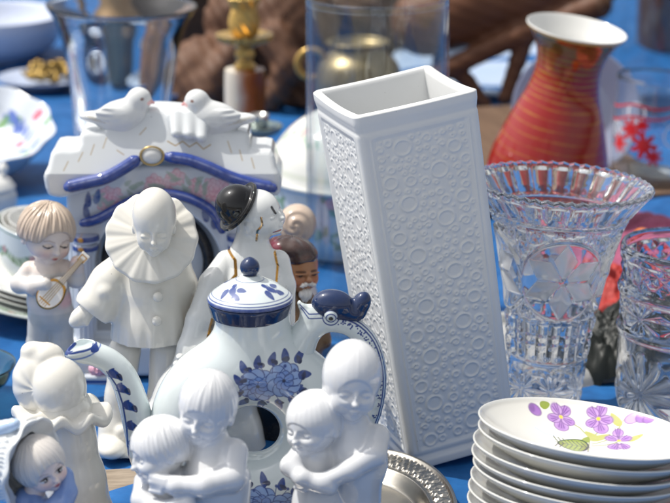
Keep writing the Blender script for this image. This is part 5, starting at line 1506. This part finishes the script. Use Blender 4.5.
lathe_obj('base', spl([(.01, 0), (26, 0), (27, 3), (18, 8), (8, 14), (7, 24), (.01, 25)], 40), M_silv, root, s, 64)
lathe_obj('onyx_ball', spl([(.01, 24), (9, 25), (15, 32), (16, 41), (13, 50), (6, 55), (.01, 56)], 40), noisy('orange_onyx', lin('#b9702e'), lin('#d9b07a'), 30, .15, .05), root, s, 64)
lathe_obj('stem', spl([(.01, 54), (6, 55), (5, 60), (8, 64), (6, 70), (.01, 71)], 30), M_silv, root, s, 48)
lathe_obj('enamel_pan', spl([(.01, 70), (10, 71), (20, 75), (23, 80), (22, 82), (12, 78), (.01, 78)], 40), noisy('blue_enamel', lin('#3c5a7c'), lin('#8f9a86'), 60, .2, .2, metallic=.3), root, s, 64)
lathe_obj('candle_cup', spl([(.01, 77), (7, 78), (9, 84), (10, 92), (8, 92), (.01, 82)], 30), M_silv, root, s, 48)

# ================================================================== wood carvings
M_wood = noisy('carved_wood', (.075, .033, .018), (.17, .085, .048), 22, .6, .3, .001, stretch=(1, 1, 3), spec=.3)
M_wood2 = noisy('reddish_wood', (.075, .028, .014), (.17, .07, .034), 14, .55, .25, .001, stretch=(.5, 3, 3), spec=.3)
f = Fig(262, 2.30); pw = f.p
def carving(P):
    p = pw
    d = smins(12, ell(P, p(292, 30, 10), (46, 42, 62)), ell(P, p(206, 84, 0), (48, 40, 48)), ell(P, p(250, 20, 30), (46, 34, 44)))
    d = smin(d, chain(P, [p(276, 40, -34), p(290, 66, -46), p(276, 92, -44), p(262, 112, -40)], [17, 15, 12, 11], 5), 6)
    d = smin(d, chain(P, [p(236, 52, -24), p(206, 92, -34), p(188, 118, -30)], [16, 15, 11], 5), 8)
    d = smin(d, ell(P, p(330, 100, 0), (60, 34, 30)), 14)
    d = smin(d, ell(P, p(225, 128, -6), (70, 40, 22)), 12)
    d = d-.8*np.sin(P[:, 0]*.22+1.5*np.sin(P[:, 2]*.1))*np.sin(P[:, 2]*.19+np.sin(P[:, 0]*.12))-.7*np.sin(P[:, 0]*.5+P[:, 2]*.35)
    return np.maximum(d, -P[:, 2])
o = sdf_obj('wood_carving', carving, (-100, -70, 0), (135, 75, 190), 1.8, M_wood, None, f.s); o.location = f.loc
tag(o, 'dark brown wood carving of a crouching figure behind the brass candlestick', 'carving')
f = Fig(490, 2.28); pq = f.p
def stand(P):
    p = pq
    d = chain(P, [p(425, 80, -10), p(470, 58, -10), p(520, 34, -10), p(600, 6, -10)], [10, 10, 11, 12], 2)
    d = smin(d, chain(P, [p(425, 22, 20), p(470, 4, 24), p(520, -10, 24), p(590, -18, 20)], [34, 40, 38, 30], 10), 9)
    d = smin(d, chain(P, [p(529, 26, -6), p(518, 60, -10), p(505, 98, -14)], [9.5, 8.5, 7], 3), 5)
    d = smin(d, chain(P, [p(450, 66, -6), p(468, 82, -8), p(484, 104, -12)], [9, 8, 7], 3), 5)
    d = smin(d, chain(P, [p(575, 10, 30), p(572, 60, 30), p(570, 100, 30)], [9, 8, 7], 3), 4)
    d = smin(d, chain(P, [p(440, 50, 34), p(440, 92, 34)], [8, 7], 3), 4)
    d = d-.25*np.sin(P[:, 0]*.18+P[:, 2]*.5)
    return np.maximum(d, -P[:, 2])
o = sdf_obj('carved_stand', stand, (-105, -60, 0), (130, 90, 190), 1.8, M_wood2, None, f.s); o.location = f.loc
tag(o, 'reddish brown carved wooden stand with sloping bar and splayed legs between cylinder and red vase', 'wooden stand')
# board and paper under it
f = Fig(500, 2.03)
def bsheet(name, cx, Y, wx, wy, z, rot, mat, label, cat, th=.006, warp=.0):
    n = 24; u = np.linspace(-.5, .5, n); X, Yy = np.meshgrid(u*wx, u*wy)
    Z = warp*(np.sin(X*40)+np.cos(Yy*33+X*20))
    V = np.concatenate([np.stack([X, Yy, Z+th], -1).reshape(-1, 3), np.stack([X, Yy, Z], -1).reshape(-1, 3)])
    F = [list(r) for r in grid_faces(n, n, False)]; F += [[v+n*n for v in r][::-1] for r in F]
    per = [i for i in range(n)]+[n*i+n-1 for i in range(1, n)]+[n*n-1-i for i in range(1, n)]+[n*(n-1-i) for i in range(1, n-1)]
    for a, b in zip(per, per[1:]+per[:1]): F.append([a, a+n*n, b+n*n, b])
    fo = Fig(cx, Y)
    o = link(name, mesh(name, V, F, smooth=False), mat, None, (fo.loc[0], Y, z), (0, 0, rot)); tag(o, label, cat); return o
bsheet('wooden_board', 505, 2.02, .22, .40, -.001, .25, noisy('brown_board', (.09, .052, .032), (.17, .105, .066), 8, .6, .3, .001, stretch=(6, 1, 1)), 'brown wooden board lying on the blue cloth in front of the carved stand', 'board', .010)
bsheet('paper_sheet', 478, 2.48, .22, .34, .0, -.15, noisy('pale_paper', lin('#a9b9d0'), lin('#96a9c6'), 12, .8, .2, .001), 'pale blue-white sheet of paper lying under the carved stand', 'paper', .003, .002)
bsheet('weathered_board', 100, 1.10, .085, .19, .0, .12, noisy('weathered_board', (.16, .125, .09), (.34, .28, .215), 30, .8, .5, .001, stretch=(1, 6, 1)), 'weathered beige wooden board under the pierrot and the teapot', 'board', .003)

f = Fig(372, 2.62)
def lbag(P):
    d = smin(ell(P, (0, 0, 34), (74, 40, 44)), ell(P, (30, -6, 60), (46, 30, 30)), 16)
    d = d-1.6*np.sin(P[:, 0]*.16+P[:, 2]*.1)*np.sin(P[:, 2]*.2+1)
    return np.maximum(smin(d, np.hypot(np.hypot(P[:, 0]+8, P[:, 2]-78)-34, P[:, 1]+14)-4, 3), -P[:, 2])
o = sdf_obj('leather_bag', lbag, (-84, -46, 0), (84, 44, 124), 1.8, noisy('brown_leather', (.07, .038, .024), (.15, .085, .055), 40, .5, .4, .001), None, f.s)
o.location = f.loc; tag(o, 'brown leather bag with a loop handle far behind the glass cylinder', 'bag')

# more stall goods far behind, out of focus
f = Fig(118, 2.36); s = f.s
root = thing('copper_jug', 'dull copper jug with a curved handle, seen through the flared glass vase', 'jug', f.loc)
M_cop = metal('dull_copper', (.46, .30, .16), .35, .4, 90, .6, .7)
lathe_obj('jug_body', spl([(.01, 2), (18, 2), (20, 0), (24, 6), (30, 26), (28, 48), (18, 66), (15, 78), (19, 88), (17, 89), (13, 78), (.01, 70)], 70), M_cop, root, s, 72)
def jh(P): return chain(P, [A(-16, 0, 82), A(-32, 0, 76), A(-38, 0, 58), A(-28, 0, 40)], [3, 3.4, 3.4, 3], 2)
sdf_obj('handle', jh, (-44, -6, 34), (-10, 6, 90), 1.0, M_cop, root, s)
f = Fig(212, 2.52); s = f.s
root = thing('wooden_chest', 'dark wooden chest with brass corner plates far behind the carved figure', 'chest', f.loc, (0, 0, .12))
def chb(P): return box(P, (0, 0, 40), (88, 40, 40), 2)
def chl(P): return smin(box(P, (0, 0, 86), (91, 43, 6), 2), np.maximum(np.hypot(P[:, 1], (P[:, 2]-84)*1.4)-40, np.maximum(np.abs(P[:, 0])-88, 84-P[:, 2])), 2)
M_chest = noisy('dark_chest_wood', (.035, .02, .012), (.085, .05, .03), 16, .5, .4, .001, stretch=(.5, 4, 4))
sdf_obj('chest_body', chb, (-92, -44, 0), (92, 44, 82), 2.0, M_chest, root, s)
sdf_obj('lid', chl, (-96, -48, 78), (96, 48, 120), 2.0, M_chest, root, s)
for sx in (-84, 84):
    for zz in (8, 72):
        def cpl(P): return smin(box(P, (sx, -40, zz), (8, 4, 8), 1), ell(P, (sx, -44, zz), (2, 1.5, 2)), 1)
        sdf_obj('corner_plate', cpl, (sx-10, -47, zz-10), (sx+10, -34, zz+10), 1.2, M_brs, root, s)
f = Fig(168, 2.30); s = f.s
o = lathe_obj('blue_dish', spl([(.01, 2), (18, 2), (20, 0), (23, 2), (34, 10), (36, 12), (35, 12.6), (22, 4), (.01, 4)], 40), glaze('pale_blue_dish', lin('#b9cbe4'), .15), None, s, 72)
o.location = f.loc; tag(o, 'small pale blue dish on the cloth between flared glass vase and carving', 'dish')
f = Fig(470, 2.72); s = f.s
root = thing('earthenware_crock', 'brown glazed crock with two lug handles behind the carved stand', 'crock', f.loc)
M_crk = noisy('brown_salt_glaze', (.06, .034, .02), (.14, .085, .05), 40, .3, .3, .001)
lathe_obj('crock_body', spl([(.01, 2), (40, 2), (44, 0), (52, 20), (56, 60), (52, 92), (46, 104), (48, 110), (45, 111), (42, 104), (.01, 96)], 80), M_crk, root, s, 96)
for sg in (-1, 1):
    def lug(P): return np.hypot(np.hypot(P[:, 0]-sg*56, P[:, 2]-82)-9, P[:, 1])-3.6
    sdf_obj('lug_handle', lug, (sg*56-15, -5, 66), (sg*56+15, 5, 98), 1.0, M_crk, root, s)
f = Fig(664, 2.62); s = f.s
root = thing('brown_bottle', 'brown glass bottle with a cork behind the large glass jar', 'bottle', f.loc)
lathe_obj('bottle_body', spl([(.01, 2), (22, 2), (26, 0), (28, 6), (28, 60), (22, 80), (10, 92), (9, 116), (11, 120), (8, 121), (.01, 120)], 80), glaze('brown_bottle_glass', (.10, .045, .02), .06, coat=.5), root, s, 72)
lathe_obj('cork', spl([(.01, 118), (7.4, 118), (8, 130), (.01, 131)], 20), noisy('cork', (.25, .16, .09), (.4, .28, .17), 80, .9), root, s, 32)

# brass pot seen through the cylinder
f = Fig(358, 2.12); s = f.s
root = thing('brass_pot', 'round brass pot with a ring handle, seen through the glass cylinder', 'pot', f.loc)
M_pot = metal('dull_brass', (.36, .28, .15), .38, .35, 160, .5, .8)
lathe_obj('pot_body', spl([(.01, 2), (18, 2), (20, 0), (23, 4), (38, 26), (44, 50), (40, 72), (30, 84), (27, 90), (31, 95), (29, 96), (24, 90), (.01, 84)], 80), M_pot, root, s, 96)
def rh(P):
    q = P-A(-46, -4, 74); return np.hypot(np.hypot(q[:, 0], q[:, 2])-14, q[:, 1])-3.4
sdf_obj('handle', rh, (-68, -12, 52), (-24, 6, 96), 1.0, M_brs, root, s)

# ================================================================== cloth heaps and a dark bag, right
def heap(name, cx, Y, wx, wy, h, seed, mat, label, cat, rot=0):
    n = 110; u = np.linspace(-1, 1, n); X, Yy = np.meshgrid(u, u)
    R = np.sqrt(X**2+Yy**2*1.0)+.10*vnoise(X*2, Yy*2, seed+5)/3
    e = np.clip(1-R, 0, 1)**.45
    Z = h*e*(.72+.16*vnoise(X*2.2, Yy*2.2, seed)+.07*np.abs(vnoise(X*5, Yy*5, seed+1)))
    fo = Fig(cx, Y)
    V = np.stack([X*wx/2, Yy*wy/2, Z-.004], -1).reshape(-1, 3)
    F = grid_faces(n, n, False); keep = (Z.ravel()[F] > .0005).any(1)
    uq, iv = np.unique(F[keep], return_inverse=True)
    o = link(name, mesh(name, V[uq], iv.reshape(-1, 4)), mat, None, fo.loc, (0, 0, rot)); tag(o, label, cat); return o
M_pink = noisy('magenta_cloth', lin('#7d3350'), lin('#a55c7c'), 40, .75, .4, .001)
M_red = noisy('red_cloth', lin('#8f1c18'), lin('#ad332c'), 40, .6, .4, .001)
M_blk = noisy('dark_plastic', (.006, .008, .008), (.012, .016, .013), 12, .5, .08, .001)
heap('magenta_cloth', 660, 1.69, .19, .2, .034, 3, M_pink, 'crumpled magenta cloth beneath the printed tumbler', 'cloth')
heap('red_cloth', 607, 1.56, .08, .08, .036, 8, M_red, 'bunched red cloth seen between the two cut crystal vessels', 'cloth')
heap('dark_bag', 612, 1.415, .095, .11, .05, 14, M_blk, 'black plastic bag lying behind the flared crystal vase', 'bag')
heap('crystal_backing_cloth', 538, 1.435, .19, .165, .034, 21, noisy('pale_grey_cloth', lin('#7e8084'), lin('#b4b4b2'), 40, .8, .4, .001), 'rumpled pale grey cloth added behind the flared crystal vase to neutralise its refracted blue', 'cloth')  # added backing, so the crystal refracts grey instead of blue
f = Fig(640, 1.60); s = f.s
def bead(P): return smin(ell(P, (0, 0, 9), (10, 9, 9)), np.hypot(np.hypot(P[:, 0], P[:, 1])-10, P[:, 2]-6)-3, 1.5)
def paint_bead(V, N):
    a = Paint(V[:, 0], V[:, 2], lin('#e07818')); a.blob(0, 12, 7, 5, 0, lin('#2a3fae'), 1); return a.c
o = sdf_obj('toy_top', bead, (-16, -16, -1), (16, 16, 22), .7, M_paint, None, s, paint_bead)
o.location = f.loc+np.array([0, .0, .031]); tag(o, 'tiny orange and blue toy on the magenta cloth beside the crystal tumbler', 'toy')
